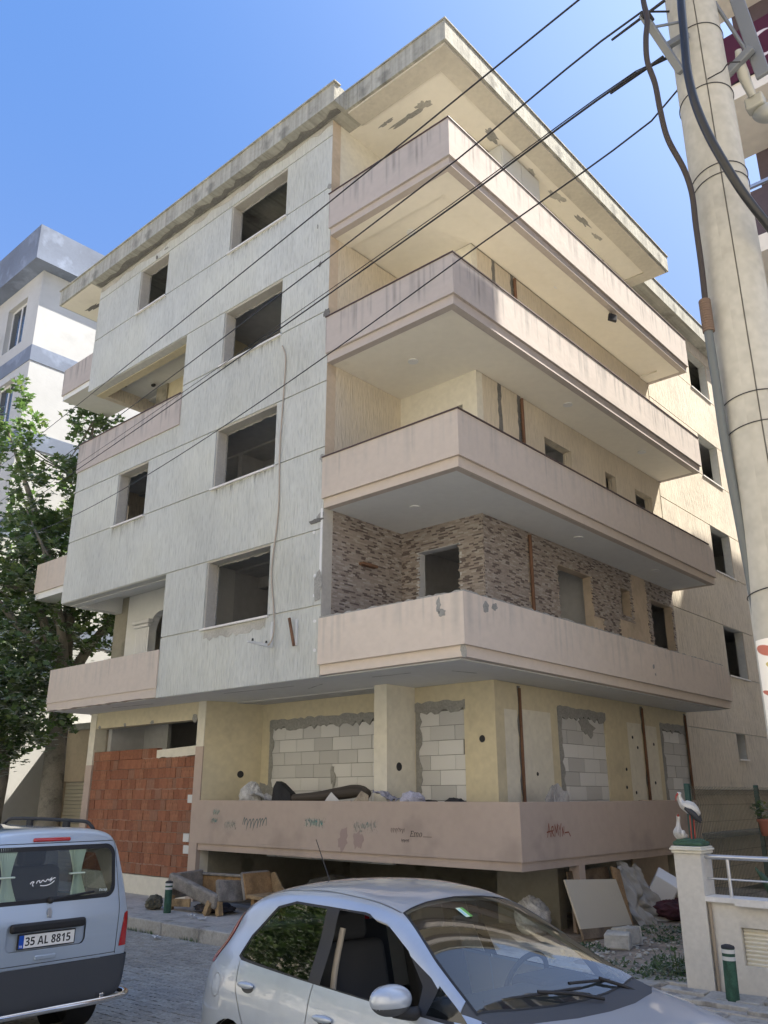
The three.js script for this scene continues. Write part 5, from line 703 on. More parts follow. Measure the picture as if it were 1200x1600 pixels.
  const ws = [[1.985, -0.47], [1.95, -0.25], [1.94, 0], [1.95, 0.25], [1.985, 0.47], [2.35, 0.575], [2.75, 0.672], [2.82, 0.47], [2.87, 0.22], [2.885, 0], [2.87, -0.22], [2.82, -0.47], [2.75, -0.672], [2.35, -0.575]], top = (t) => t[0].n[1] > 0.2 && t[0].p[0] > 1.85;
  take('screen', ws, uw, top); take('seal', grow(ws, 0.016), uw, top);
  take('cowl', [[2.66, -0.71], [2.66, 0.71], [2.86, 0.69], [2.97, 0.52], [3.04, 0.25], [3.06, 0], [3.04, -0.25], [2.97, -0.52], [2.86, -0.69]], uw, (t) => t[0].n[1] > 0.45 && t[0].p[0] > 2.55);
  const back = (t) => t[0].n[1] > 0.1 && t[0].n[0] < -0.3 && t[0].p[0] < 0.55; take('rear', [[0.16, -0.46], [0.16, 0.46], [0.40, 0.44], [0.40, -0.44]], uw, back);
  for (const s of [[[0.62, 0.97], [0.66, 0.80]], [[0.66, 0.80], [0.86, 0.56]], [[0.86, 0.56], [1.02, 0.36]], [[1.02, 0.36], [1.06, 0.265]], [[1.50, 0.96], [1.47, 0.265]], [[2.62, 0.93], [2.60, 0.265]], [[1.06, 0.265], [2.60, 0.265]]]) take('seam', seamQuad(...s), uy, both);
  for (let k = 0; k < 20; k++) { const a = circle(0.36, 0.79, 0.07, 20), b = circle(0.36, 0.79, 0.07, 20); take('seam', seamQuad(a[k], a[(k + 1) % 20], 0.002), uy, side); }
  for (const sg of [1, -1]) { const ln = [[0.55, 0.505], [0.95, 0.512], [1.5, 0.508], [1.97, 0.485]]; for (let k = 0; k < 3; k++) take('seam', seamQuad([ln[k][0], ln[k][1] * sg], [ln[k + 1][0], ln[k + 1][1] * sg], 0.004), uw, (t) => t[0].n[1] > 0.4 && t[0].p[1] > 1.2); }
  take('seam', seamQuad([3.02, 0.0], [3.02, 0.0001], 0.0001), uw, top); for (const sg of [1, -1]) for (const [a, b] of [[[2.80, 0.70], [3.3, 0.665]], [[3.3, 0.665], [3.85, 0.5]]]) take('seam', seamQuad([a[0], a[1] * sg], [b[0], b[1] * sg], 0.003), uw, (t) => t[0].n[1] > 0.3);
  take('bumper', [[3.72, 0.1], [4.1, 0.1], [4.1, 0.42], [3.78, 0.42]], uy, () => true);
  const hl = take('headlamp', [[3.42, 0.66], [3.86, 0.56], [3.90, 0.66], [3.5, 0.84]], uy, (t) => Math.abs(t[0].p[2]) > 0.36);
  add(car, 'body', toGeo(T), paint); add(car, 'cabin_lining', toGeo(T.filter((t) => t[0].p[0] < 3.0), -0.03), felt);
  add(car, 'panel_gap', toGeo(piece.seam, -0.008), rubber); add(car, 'window_seal', toGeo(piece.seal, -0.001), rubber); add(car, 'cowl', toGeo(piece.cowl, -0.004), trimGrey); add(car, 'front_bumper', toGeo(piece.bumper, 0.004), paint);
  for (const t of piece.screen) for (const v of t) { const al = lerp(0.32, 0.52, clamp((v.p[0] - 1.95) / 0.9)); v.n = [Math.sin(al), Math.cos(al), 0.34 * v.p[2]]; }
  for (const t of piece.side) for (const v of t) v.n = [0.05 * (v.p[0] - 1.4), lerp(0.24, 0.40, clamp((v.p[1] - 0.95) / 0.4)), Math.sign(v.p[2])];
  add(car, 'windscreen', toGeo(piece.screen, -0.003), glassCar); add(car, 'side_glass', toGeo(piece.side, -0.004), glassDark); add(car, 'rear_glass', toGeo(piece.rear, -0.002), glassDark); add(car, 'tail_light', toGeo(piece.lamp, 0.006), redLens); add(car, 'tail_light', toGeo(piece.lampL, 0.006), redLens); add(car, 'headlight', toGeo(piece.headlamp, 0.002), phys([0.6, 0.62, 0.64], 0.1, { clearcoat: 1 }));
  for (const u of [0.65, 3.16]) for (const s of [1, -1]) { wheel(car, u, 0.735 * s, 0.30, s); add(car, 'wheel_arch', new THREE.CylinderGeometry(0.335, 0.335, 0.32, 30, 1, true, 0, Math.PI).rotateX(Math.PI / 2).rotateZ(-Math.PI / 2 + Math.PI).translate(u, 0.30, 0.66 * s).toNonIndexed(), mat([0.015, 0.015, 0.016], 0.9, { side: THREE.DoubleSide })); }
  // mirrors, handles, wipers, aerial
  for (const s of [1, -1]) { const m = new THREE.Group(); if (s > 0) { m.name = 'wing_mirror'; car.add(m); m.position.set(-0.12, -0.005, 0); } add(m, 'housing', new THREE.SphereGeometry(0.1, 28, 20).scale(0.66, 0.72, 1.18).rotateY(-0.25 * s).translate(2.50, 1.035, 0.925 * s).toNonIndexed(), paint); add(m, 'stalk', limb([[2.52, 0.955, 0.76 * s], [2.51, 0.96, 0.82 * s], [2.50, 0.985, 0.9 * s]], [0.035, 0.03, 0.035], 8, 10), rubber); add(m, 'mirror_glass', new THREE.CylinderGeometry(0.062, 0.062, 0.006, 20).rotateZ(Math.PI / 2).scale(1, 0.95, 1.5).translate(2.447, 1.035, 0.93 * s).toNonIndexed(), M.galv); add(m, 'lower_shell', new THREE.SphereGeometry(0.098, 24, 10, 0, 6.3, Math.PI * 0.62, Math.PI * 0.38).scale(0.67, 0.74, 1.19).rotateY(-0.25 * s).translate(2.50, 1.033, 0.925 * s).toNonIndexed(), trimGrey);
    for (const [u, y] of [[0.80, 0.845], [1.66, 0.80]]) { const h = new THREE.Group(); h.name = 'door_handle'; car.add(h); const w = (wM(u) * 0.6 + wB(u) * 0.4) * s; add(h, 'grip', new THREE.SphereGeometry(0.1, 22, 14).scale(0.95, 0.2, 0.2).rotateZ(0.05).translate(u, y + 0.008, w + 0.012 * s).toNonIndexed(), paint); add(h, 'cup', new THREE.SphereGeometry(0.075, 20, 12).scale(1.0, 0.42, 0.12).translate(u + 0.01, y - 0.01, w + 0.001 * s).toNonIndexed(), trimGrey); } }
  const scr = (u, w, o) => [u, yT(u) - 0.115 * Math.pow(Math.abs(w) / 0.66, 2) * 0.9 + o, w];
  for (const [w0, w1, pu, pw] of [[0.56, -0.06, 2.95, -0.10], [-0.02, -0.58, 2.94, -0.58]]) { const wp = new THREE.Group(); wp.name = 'wiper'; car.add(wp); const bl = []; for (let k = 0; k <= 6; k++) { const w = lerp(w0, w1, k / 6), u = 2.86 - 0.13 * (w / 0.66) ** 2 - 0.03 - 0.05 * (1 - k / 6); bl.push(scr(u, w, 0.022)); } add(wp, 'blade', tube(bl, 0.008, 24, 6), rubber); const mid = bl[3]; add(wp, 'arm', tube([scr(pu, pw, 0.012), [lerp(pu, mid[0], 0.5) + 0.01, (scr(pu, pw, 0.02)[1] + mid[1]) / 2 + 0.012, lerp(pw, mid[2], 0.5)], [mid[0], mid[1] + 0.012, mid[2]]], 0.0095, 16, 8), rubber); }
  add(car, 'aerial', bar([0.62, 1.40, 0.0], [0.42, 1.70, 0.0], 0.0045, 8, 0.0028), rubber);
  { const g = new THREE.PlaneGeometry(0.1, 0.06).rotateX(-Math.PI / 2 + 0.0).rotateZ(-0.42).rotateX(0).translate(2.13, yT(2.13) + 0.0, 0.12); const t = canvas(64, 40, (c) => { c.fillStyle = '#d8e8c8'; c.fillRect(0, 0, 64, 40); c.fillStyle = '#6ab04a'; c.fillRect(0, 0, 64, 16); c.fillStyle = '#9ad0d8'; c.fillRect(8, 22, 46, 12); }); add(car, 'windscreen_sticker', g, mat(0xffffff, 0.6, { map: t, side: THREE.DoubleSide })); }
  // cabin
  const seat = mat([0.035, 0.036, 0.04], 0.9), dash = mat([0.022, 0.022, 0.024], 0.7);
  for (const s of [1, -1]) { const g = new THREE.Group(); g.name = 'seat'; car.add(g); add(g, 'cushion', rbox(0.5, 0.16, 0.48, 0.06, 3).translate(1.72, 0.5, 0.36 * s), seat); add(g, 'backrest', rbox(0.16, 0.62, 0.48, 0.06, 3).rotateZ(0.26).translate(1.40, 0.83, 0.36 * s), seat); add(g, 'headrest', rbox(0.1, 0.18, 0.27, 0.045, 3).rotateZ(0.2).translate(1.29, 1.22, 0.36 * s), seat); }
  add(car, 'rear_bench', [rbox(0.46, 0.16, 1.2, 0.05).translate(0.85, 0.52, 0), rbox(0.14, 0.6, 1.2, 0.05).rotateZ(0.25).translate(0.58, 0.82, 0)], seat);
  add(car, 'dashboard', [rbox(0.55, 0.3, 1.36, 0.1, 4).translate(2.52, 0.82, 0), rbox(0.3, 0.1, 0.42, 0.05, 3).translate(2.36, 0.95, -0.37)], dash); add(car, 'floor_pan', box(0.3, 2.9, 0.22, 0.26, -0.68, 0.68), M.dark);
  add(car, 'steering_wheel', new THREE.TorusGeometry(0.185, 0.016, 10, 36).rotateY(Math.PI / 2).rotateZ(-0.4).translate(2.17, 0.92, -0.37).toNonIndexed(), dash); add(car, 'rear_view_mirror', rbox(0.03, 0.06, 0.22, 0.015).translate(2.02, 1.29, 0.0), dash);
  add(car, 'seat_belt', limb([[1.50, 1.24, 0.56], [1.5, 1.0, 0.62], [1.52, 0.72, 0.66]], [0.02, 0.02, 0.02], 8, 5), mat([0.45, 0.40, 0.32], 0.9));
}
{ // ---- pale blue people carrier van parked beyond, seen from behind
  const van = thing('panel_van', 'pale blue van with curtained rear window parked by the kerb', 'van', null, [-0.60, roadY(-1.2) + 0.005, 5.52], Math.PI);
  const prof = [[0, 0.30], [0.66, 0.30], [0.80, 0.36], [0.845, 0.55], [0.855, 0.80], [0.85, 1.02], [0.815, 1.22], [0.765, 1.45], [0.715, 1.62], [0.65, 1.715], [0.5, 1.765], [0.25, 1.785], [0, 1.79]];
  const L = 4.1, S = cr1([0, 0.004, 0.012, 0.03, 0.06, 0.11, 0.2, 1.0, 2.3, 2.6, 3.1, 3.8, 4.0, 4.1], [0.02, 0.80, 0.93, 0.965, 0.982, 0.993, 1, 1, 1, 0.995, 0.98, 0.93, 0.86, 0.75]), topS = cr1([0, 2.3, 2.75, 3.25, 3.6, 4.1], [1, 1, 0.78, 0.60, 0.56, 0.42]);
  const half = (u) => { const k = S(u), t = topS(u); return prof.map(([w, y]) => { let yy = 0.30 + (y - 0.30) * t, ww = w; if (t < 1 && y > 1.0) { const q = (y - 1) / 0.8; ww = w * lerp(1, 0.97, q); } const cy = 0.98; return [ww * k, cy + (yy - cy) * (0.25 * 0 + k)]; }); };
  const warp = (u, y, w) => [u + (u < 2 ? Math.max(0, y - 1.02) * 0.17 * (1 - u / 2) + 0.02 * (w / 0.85) ** 2 * (u < 0.5 ? 1 - u / 0.5 : 0) : 0), y, w];
  const st = [0, 0.001, 0.002, 0.004, 0.008, 0.012, 0.02, 0.03, 0.045, 0.06, 0.085, 0.11, 0.15, 0.2]; for (let u = 0.3; u <= 4.1001; u += 0.095) st.push(u);
  // the flat back is filled by rings, so subdivide the first step
  const half0 = (u) => u < 0.0039 ? half(0.004).map(([w, y]) => { const k = [0.02, 0.35, 0.68][Math.round(u / 0.001)] ?? 1; return [w * k, 0.98 + (y - 0.98) * k]; }) : half(u);
  let T = shell(st, half0, 64, warp); const paint = flake([0.43, 0.51, 0.60], 181), piece = {}; const take = (nm, poly, proj, test) => { let inn; [inn, T] = cut(T, poly, proj, test); (piece[nm] ??= []).push(...inn); }, rearF = (t) => t[0].p[0] < 0.32 && t[0].n[0] < -0.2;
  for (const u of [0.74, 3.42]) take('drop', circle(u, 0.30, 0.34, 30), uy, (t) => Math.abs(t[0].p[2]) > 0.5);
  take('glass', rounded(-0.625, 0.625, 1.20, 1.595, 0.07), wy, rearF); take('seal', rounded(-0.665, 0.665, 1.165, 1.635, 0.10), wy, rearF);
  for (const s of [1, -1]) take(s > 0 ? 'lamp' : 'lampL', [[0.735 * s, 0.735], [0.85 * s, 0.735], [0.853 * s, 1.0], [0.80 * s, 1.03], [0.775 * s, 1.01]], wy, (t) => t[0].p[0] < 0.3 && t[0].n[0] < -0.05);
  take('bumper', [[-0.1, 0.2], [0.62, 0.2], [0.62, 0.66], [-0.1, 0.665]], uy, () => true);
  take('recess', rounded(-0.37, 0.37, 0.80, 1.02, 0.05), wy, rearF);
  const ln = [[-0.70, 0.68], [-0.715, 1.10], [-0.66, 1.66], [0.66, 1.66], [0.715, 1.10], [0.70, 0.68]]; for (let k = 0; k < 5; k++) take('seam', seamQuad(ln[k], ln[k + 1], 0.0035), wy, rearF); take('seam', seamQuad([-0.7, 0.69], [0.7, 0.69], 0.003), wy, rearF);
  const sideW = [[0.35, 1.12], [1.9, 1.10], [1.9, 1.52], [0.55, 1.54]]; take('side', sideW, uy, both); take('side', [[2.0, 1.10], [2.95, 1.08], [2.55, 1.46], [2.0, 1.52]], uy, both); take('screen', [[2.5, -0.6], [2.5, 0.6], [3.05, 0.68], [3.05, -0.68]], uw, (t) => t[0].n[1] > 0.2 && t[0].p[0] > 2.3);
  add(van, 'body', toGeo(T), paint); add(van, 'cabin_lining', toGeo(T.filter((t) => t[0].p[0] > 0.05), -0.04), felt); add(van, 'rear_window', toGeo(piece.glass, -0.004), phys([0.82, 0.87, 0.84], 0.02, { transmission: 1, thickness: 0, ior: 1.5 })); add(van, 'window_seal', toGeo(piece.seal, -0.002), rubber); add(van, 'tail_light', toGeo(piece.lamp, 0.004), redLens); add(van, 'tail_light', toGeo(piece.lampL, 0.004), redLens); add(van, 'rear_bumper', toGeo(piece.bumper, 0.018), trimGrey); add(van, 'plate_recess', toGeo(piece.recess, -0.022), paint); add(van, 'panel_gap', toGeo(piece.seam, -0.008), rubber); add(van, 'side_glass', toGeo(piece.side, -0.003), glassDark); add(van, 'windscreen', toGeo(piece.screen, -0.003), glassCar);
  for (const u of [0.74, 3.42]) for (const s of [1, -1]) { wheel(van, u, 0.745 * s, 0.30, s); add(van, 'wheel_arch', new THREE.CylinderGeometry(0.34, 0.34, 0.3, 30, 1, true).rotateX(Math.PI / 2).translate(u, 0.30, 0.66 * s).toNonIndexed(), mat([0.015, 0.015, 0.016], 0.9, { side: THREE.DoubleSide })); }
  // number plate
  const pt = canvas(832, 176, (g) => { g.fillStyle = '#e9e9e4'; g.fillRect(0, 0, 832, 176); g.fillStyle = '#1d4fb0'; g.fillRect(0, 0, 76, 176); g.fillStyle = '#e9e9e4'; g.font = 'bold 40px sans-serif'; g.fillText('TR', 12, 158); g.fillStyle = '#141414'; g.font = 'bold 148px sans-serif'; g.save(); g.translate(92, 142); g.scale(0.92, 1); g.fillText('35 AL 8815', 0, 0, 778); g.restore(); g.strokeStyle = '#333'; g.lineWidth = 6; g.strokeRect(3, 3, 826, 170); });
  const plate = new THREE.Group(); plate.name = 'number_plate'; van.add(plate); { const g = new THREE.PlaneGeometry(0.52, 0.11).rotateY(-Math.PI / 2).translate(-0.008, 0.875, 0); add(plate, 'face', g, mat(0xffffff, 0.35, { map: pt })); add(plate, 'backing', rbox(0.012, 0.122, 0.535, 0.004).translate(0.0, 0.875, 0), rubber); }
  add(van, 'plate_handle', [uvBox(rbox(0.05, 0.075, 0.70, 0.03, 3).translate(-0.012, 0.985, 0))], rubber);
  add(van, 'latch', [rbox(0.02, 0.04, 0.2, 0.01, 3).translate(-0.004, 0.735, 0.0)], paint); add(van, 'brake_light', uvBox(rbox(0.03, 0.035, 0.36, 0.014, 3).rotateZ(-0.3).translate(0.112, 1.69, 0.0)), redLens);
  { const lion = new THREE.Shape([[-0.01, -0.04], [0.004, -0.03], [0.012, -0.042], [0.02, -0.04], [0.016, -0.01], [0.026, 0.0], [0.014, 0.006], [0.024, 0.02], [0.010, 0.02], [0.006, 0.042], [-0.004, 0.034], [-0.014, 0.042], [-0.012, 0.02], [-0.026, 0.014], [-0.014, 0.008], [-0.024, -0.004], [-0.010, -0.008], [-0.018, -0.03]].map((p) => new THREE.Vector2(...p))); add(van, 'emblem', new THREE.ExtrudeGeometry(lion, { depth: 0.006, bevelEnabled: true, bevelSize: 0.001, bevelThickness: 0.001, bevelSegments: 1 }).rotateY(-Math.PI / 2).translate(0.004, 1.085, 0).toNonIndexed(), M.galv); }
  { const w = new THREE.Group(); w.name = 'rear_wiper'; van.add(w); add(w, 'arm', tube([[0.0, 1.185, 0.0], [-0.005, 1.20, 0.1], [0.012, 1.225, 0.42]], 0.011, 12, 8), rubber); add(w, 'spindle', new THREE.SphereGeometry(0.028, 14, 10).translate(0.008, 1.185, 0).toNonIndexed(), rubber); }
  const chrome = mat([0.75, 0.76, 0.78], 0.08, { metalness: 1 }); add(van, 'nudge_bar', tube([[0.25, 0.33, -0.90], [0.02, 0.33, -0.86], [-0.07, 0.33, -0.66], [-0.085, 0.33, 0], [-0.07, 0.33, 0.66], [0.02, 0.33, 0.86], [0.25, 0.33, 0.90]], 0.027, 60, 12), chrome); for (const s of [0.55, -0.55]) add(van, 'bar_clamp', rbox(0.1, 0.05, 0.04, 0.008).translate(-0.03, 0.36, s), chrome);
  for (const s of [1, -1]) { const g = new THREE.Group(); g.name = 'roof_rail'; van.add(g); add(g, 'bar', tube([[0.42, 1.755, 0.585 * s], [0.52, 1.815, 0.575 * s], [0.8, 1.828, 0.57 * s], [2.0, 1.83, 0.57 * s], [2.25, 1.815, 0.575 * s], [2.4, 1.76, 0.585 * s]], 0.017, 40, 10), rubber); for (const u of [0.95, 1.75]) add(g, 'foot', rbox(0.12, 0.08, 0.035, 0.015).translate(u, 1.79, 0.575 * s), rubber); }
  // curtains tied back, dark goods inside
  const cl = mat([0.56, 0.64, 0.53], 0.95, { side: THREE.DoubleSide });
  for (const c of [-0.40, 0.27]) { const g = new THREE.PlaneGeometry(1, 0.46, 40, 24), p = g.attributes.position; for (let i = 0; i < p.count; i++) { const s = p.getX(i), y = p.getY(i), h = y / 0.23, wd = 0.075 + 0.115 * Math.pow(Math.abs(h + 0.05), 1.35); p.setXYZ(i, 0.06 + 0.012 * Math.sin(s * 62) + (y + 0.2) * 0.15, 1.40 + y, c + s * wd + (h < 0 ? -0.02 * h : 0.0)); } g.computeVertexNormals(); const cg = new THREE.Group(); cg.name = 'curtain'; van.add(cg); add(cg, 'cloth', g, cl); add(cg, 'tie', uvBox(rbox(0.04, 0.014, 0.15, 0.006).translate(0.085, 1.39, c)), cl); }
  add(van, 'rear_seat', [rbox(0.2, 0.7, 1.3, 0.08).translate(1.15, 1.05, 0), rbox(0.12, 0.2, 0.28, 0.05).translate(1.1, 1.5, 0.32), rbox(0.12, 0.2, 0.28, 0.05).translate(1.1, 1.5, -0.32)], mat([0.09, 0.09, 0.08], 0.9)); add(van, 'parcel_shelf', box(0.12, 1.05, 1.08, 1.1, -0.68, 0.68), M.dark);
  // white signature-like scrawl and small script on the glass
  const sg = canvas(256, 96, (g) => { g.strokeStyle = '#f2f2ee'; g.lineWidth = 7; g.lineCap = 'round'; g.beginPath(); g.moveTo(10, 62); g.quadraticCurveTo(26, 40, 40, 50); g.quadraticCurveTo(20, 66, 34, 80); g.moveTo(62, 60); g.quadraticCurveTo(70, 36, 90, 44); g.quadraticCurveTo(84, 66, 102, 54); g.quadraticCurveTo(116, 30, 126, 48); g.quadraticCurveTo(140, 60, 150, 40); g.quadraticCurveTo(162, 28, 168, 46); g.lineTo(190, 28); g.lineTo(182, 50); g.quadraticCurveTo(214, 22, 222, 30); g.moveTo(96, 80); g.quadraticCurveTo(170, 92, 214, 52); g.stroke(); }, true);
  const dec = (w, h, y, z, t) => { const g = new THREE.PlaneGeometry(w, h).rotateY(-Math.PI / 2).rotateZ(-0.165).translate((y - 1.02) * 0.17 + 0.0 - 0.002, y, z); add(van, 'window_decal', g, new THREE.MeshStandardMaterial({ map: t, transparent: true, roughness: 0.5, side: THREE.DoubleSide })); };
  dec(0.28, 0.105, 1.345, -0.06, sg); dec(0.1, 0.045, 1.235, 0.53, canvas(128, 56, (g) => { g.fillStyle = '#c8d2cc'; g.font = 'italic bold 40px sans-serif'; g.fillText('Escap', 4, 42); }, true));
}
// ---------------------------------------------------------------- fittings left on the walls
{
  for (const [x, y, rusty, label, fold] of [[-4.2, 4.42, 0, 'white steel air conditioner bracket below the first floor window', 0], [-3.56, 4.38, 1, 'rusty folded air conditioner bracket beside the pink parapet', 1]]) {
    const o = thing('air_conditioner_bracket', label, 'bracket', 'air conditioner brackets on the facade'), m = rusty ? M.rust : mat([0.62, 0.63, 0.62], 0.5);
    add(o, 'upright', rbox(0.05, 0.46, 0.03, 0.004).translate(x, y + 0.23, 0.017), mat([0.6, 0.61, 0.6], 0.5));
    add(o, 'arm', fold ? rbox(0.045, 0.5, 0.035, 0.004).rotateZ(0.16).rotateX(0.12).translate(x - 0.06, y + 0.24, 0.075) : prism('x', [[0.03, y - 0.005], [0.03, y + 0.06], [0.56, y + 0.05], [0.56, y + 0.025]], x - 0.02, x + 0.02), m);
    if (!fold) for (const z of [0.14, 0.45]) add(o, 'rubber_mount', new THREE.CylinderGeometry(0.016, 0.02, 0.04, 10).translate(x, y + 0.085, z).toNonIndexed(), M.black);
  }
  const h = [[-4.27, 10.5, 0.02], [-4.16, 10.24, 0.022], [-4.16, 9.6, 0.02], [-4.20, 8.25, 0.025], [-4.17, 6.95, 0.02], [-4.26, 6.1, 0.025], [-4.28, 5.74, 0.022], [-4.18, 5.13, 0.025], [-4.11, 4.72, 0.05], [-4.14, 4.5, 0.09], [-4.19, 4.44, 0.12]];
  single('drain_hose', 'thin beige drain hose clipped down the grey facade beside the windows', 'hose', tube(h, 0.0135, 120, 8), mat([0.42, 0.36, 0.29], 0.7));
  const f = thing('floodlight', 'small black square floodlight hung under the top balcony slab', 'lamp'); add(f, 'housing', rbox(0.2, 0.2, 0.07, 0.015).rotateY(0.9).rotateX(-0.3).translate(-0.12, 12.36, -6.3), M.dark); add(f, 'bracket', bar([-0.15, 12.5, -6.32], [-0.13, 12.4, -6.3], 0.012), M.dark);
  const c = thing('wall_cabinet', 'white metal cabinet fixed under the roof above the top balcony', 'cabinet'); add(c, 'carcass', rbox(0.34, 0.95, 1.55, 0.01).translate(xR + 0.165, 14.9, -3.68), mat([0.62, 0.63, 0.60], 0.5)); for (const z of [-4.06, -3.30]) add(c, 'door', rbox(0.02, 0.88, 0.74, 0.006).translate(xR + 0.346, 14.9, z), mat([0.66, 0.67, 0.64], 0.45));
  for (const [x, z, k] of [[-11.6, -0.7, 0], [-11.0, -1.2, 1]]) { const o = thing('ceiling_spotlight', ['small dark spotlight on the loggia ceiling nearer the beam', 'small dark spotlight on the loggia ceiling nearer the back wall'][k], 'lamp', 'loggia spotlights'); add(o, 'base', new THREE.CylinderGeometry(0.07, 0.08, 0.05, 18).translate(x, LV.S[4] - 0.046, z).toNonIndexed(), M.white); add(o, 'head', new THREE.SphereGeometry(0.06, 14, 10).scale(1.3, 0.7, 1).translate(x + 0.03, LV.S[4] - 0.09, z).toNonIndexed(), M.dark); }
}
// ---------------------------------------------------------------- rubbish
function crumple(w, h, d, seed, amp = 0.3) { // folded soft heap resting on y = 0
  const g = mergeVertices(strip(new THREE.SphereGeometry(1, 72, 48))), p = g.attributes.position, v = V(), q = rng(seed), dirs = Array.from({ length: 7 }, () => [V(q() - 0.5, q() - 0.5, q() - 0.5).normalize(), 3 + 7 * q(), q() * 6]);
  for (let i = 0; i < p.count; i++) { v.fromBufferAttribute(p, i); let f = 0; for (const [n, k, ph] of dirs) { const t = v.dot(n), wv = fbm((v.x + 3) / 6, (v.y + v.z + 4) / 8, 6, 6, seed, 2); f += (1 - Math.abs(Math.sin(k * t + ph + 5 * wv))) ** 2.2 - 0.3; } const low = fbm((v.x + 2) / 4, (v.y + 2 + v.z * 0.7) / 4, 4, 4, seed + 3, 3) - 0.5, k = 1 + amp * (0.16 * f + 1.3 * low); v.multiplyScalar(k); const y = v.y * 0.5 + 0.5; p.setXYZ(i, v.x * w / 2 * (1.1 - 0.35 * clamp(y)), Math.max(0, y) * h, v.z * d / 2); }
  g.computeVertexNormals(); const o = g.toNonIndexed(); const n = o.attributes.normal.clone(), r = uvBox(o); r.setAttribute('normal', n); return r;
}
function drape(w, h, seed, lean = 0.35) { // hanging sheet in folds, foot on y = 0, facing +x
  const g = new THREE.PlaneGeometry(w, h, 60, 44), p = g.attributes.position; for (let i = 0; i < p.count; i++) { const z = p.getX(i), y = p.getY(i) / h + 0.5, n = fbm(z / w + 1, y, 4, 3, seed, 3) - 0.5; p.setXYZ(i, (1 - y) * lean + 0.10 * Math.sin(z * 12 + 9 * n + seed + y * 2) * (0.3 + 0.7 * (1 - y)) + 0.03 * Math.sin(z * 31 - 8 * y + 12 * n) + 0.22 * n + 0.05 * Math.abs(fbm(z / w + 1, y, 9, 9, seed + 2, 3) - 0.5), y * h * (1 + 0.08 * Math.sin(z * 7)), z * (0.8 + 0.35 * (1 - y)) + 0.05 * n); } g.computeVertexNormals(); return g.toNonIndexed();
}
function sheet(w, d, seed, amp, n = 26) { const g = new THREE.PlaneGeometry(w, d, n, n).rotateX(-Math.PI / 2), p = g.attributes.position; for (let i = 0; i < p.count; i++) { const u = p.getX(i) / w + 0.5, v = p.getZ(i) / d + 0.5; p.setXYZ(i, p.getX(i) * (1 + 0.1 * Math.sin(v * 9 + seed)), amp * (fbm(u, v, 3, 3, seed, 3) + 0.7 * Math.abs(fbm(u, v, 6, 4, seed + 4, 2) - 0.5)), p.getZ(i) * (1 + 0.1 * Math.sin(u * 7 + seed))); } g.computeVertexNormals(); return uvBox(g); }
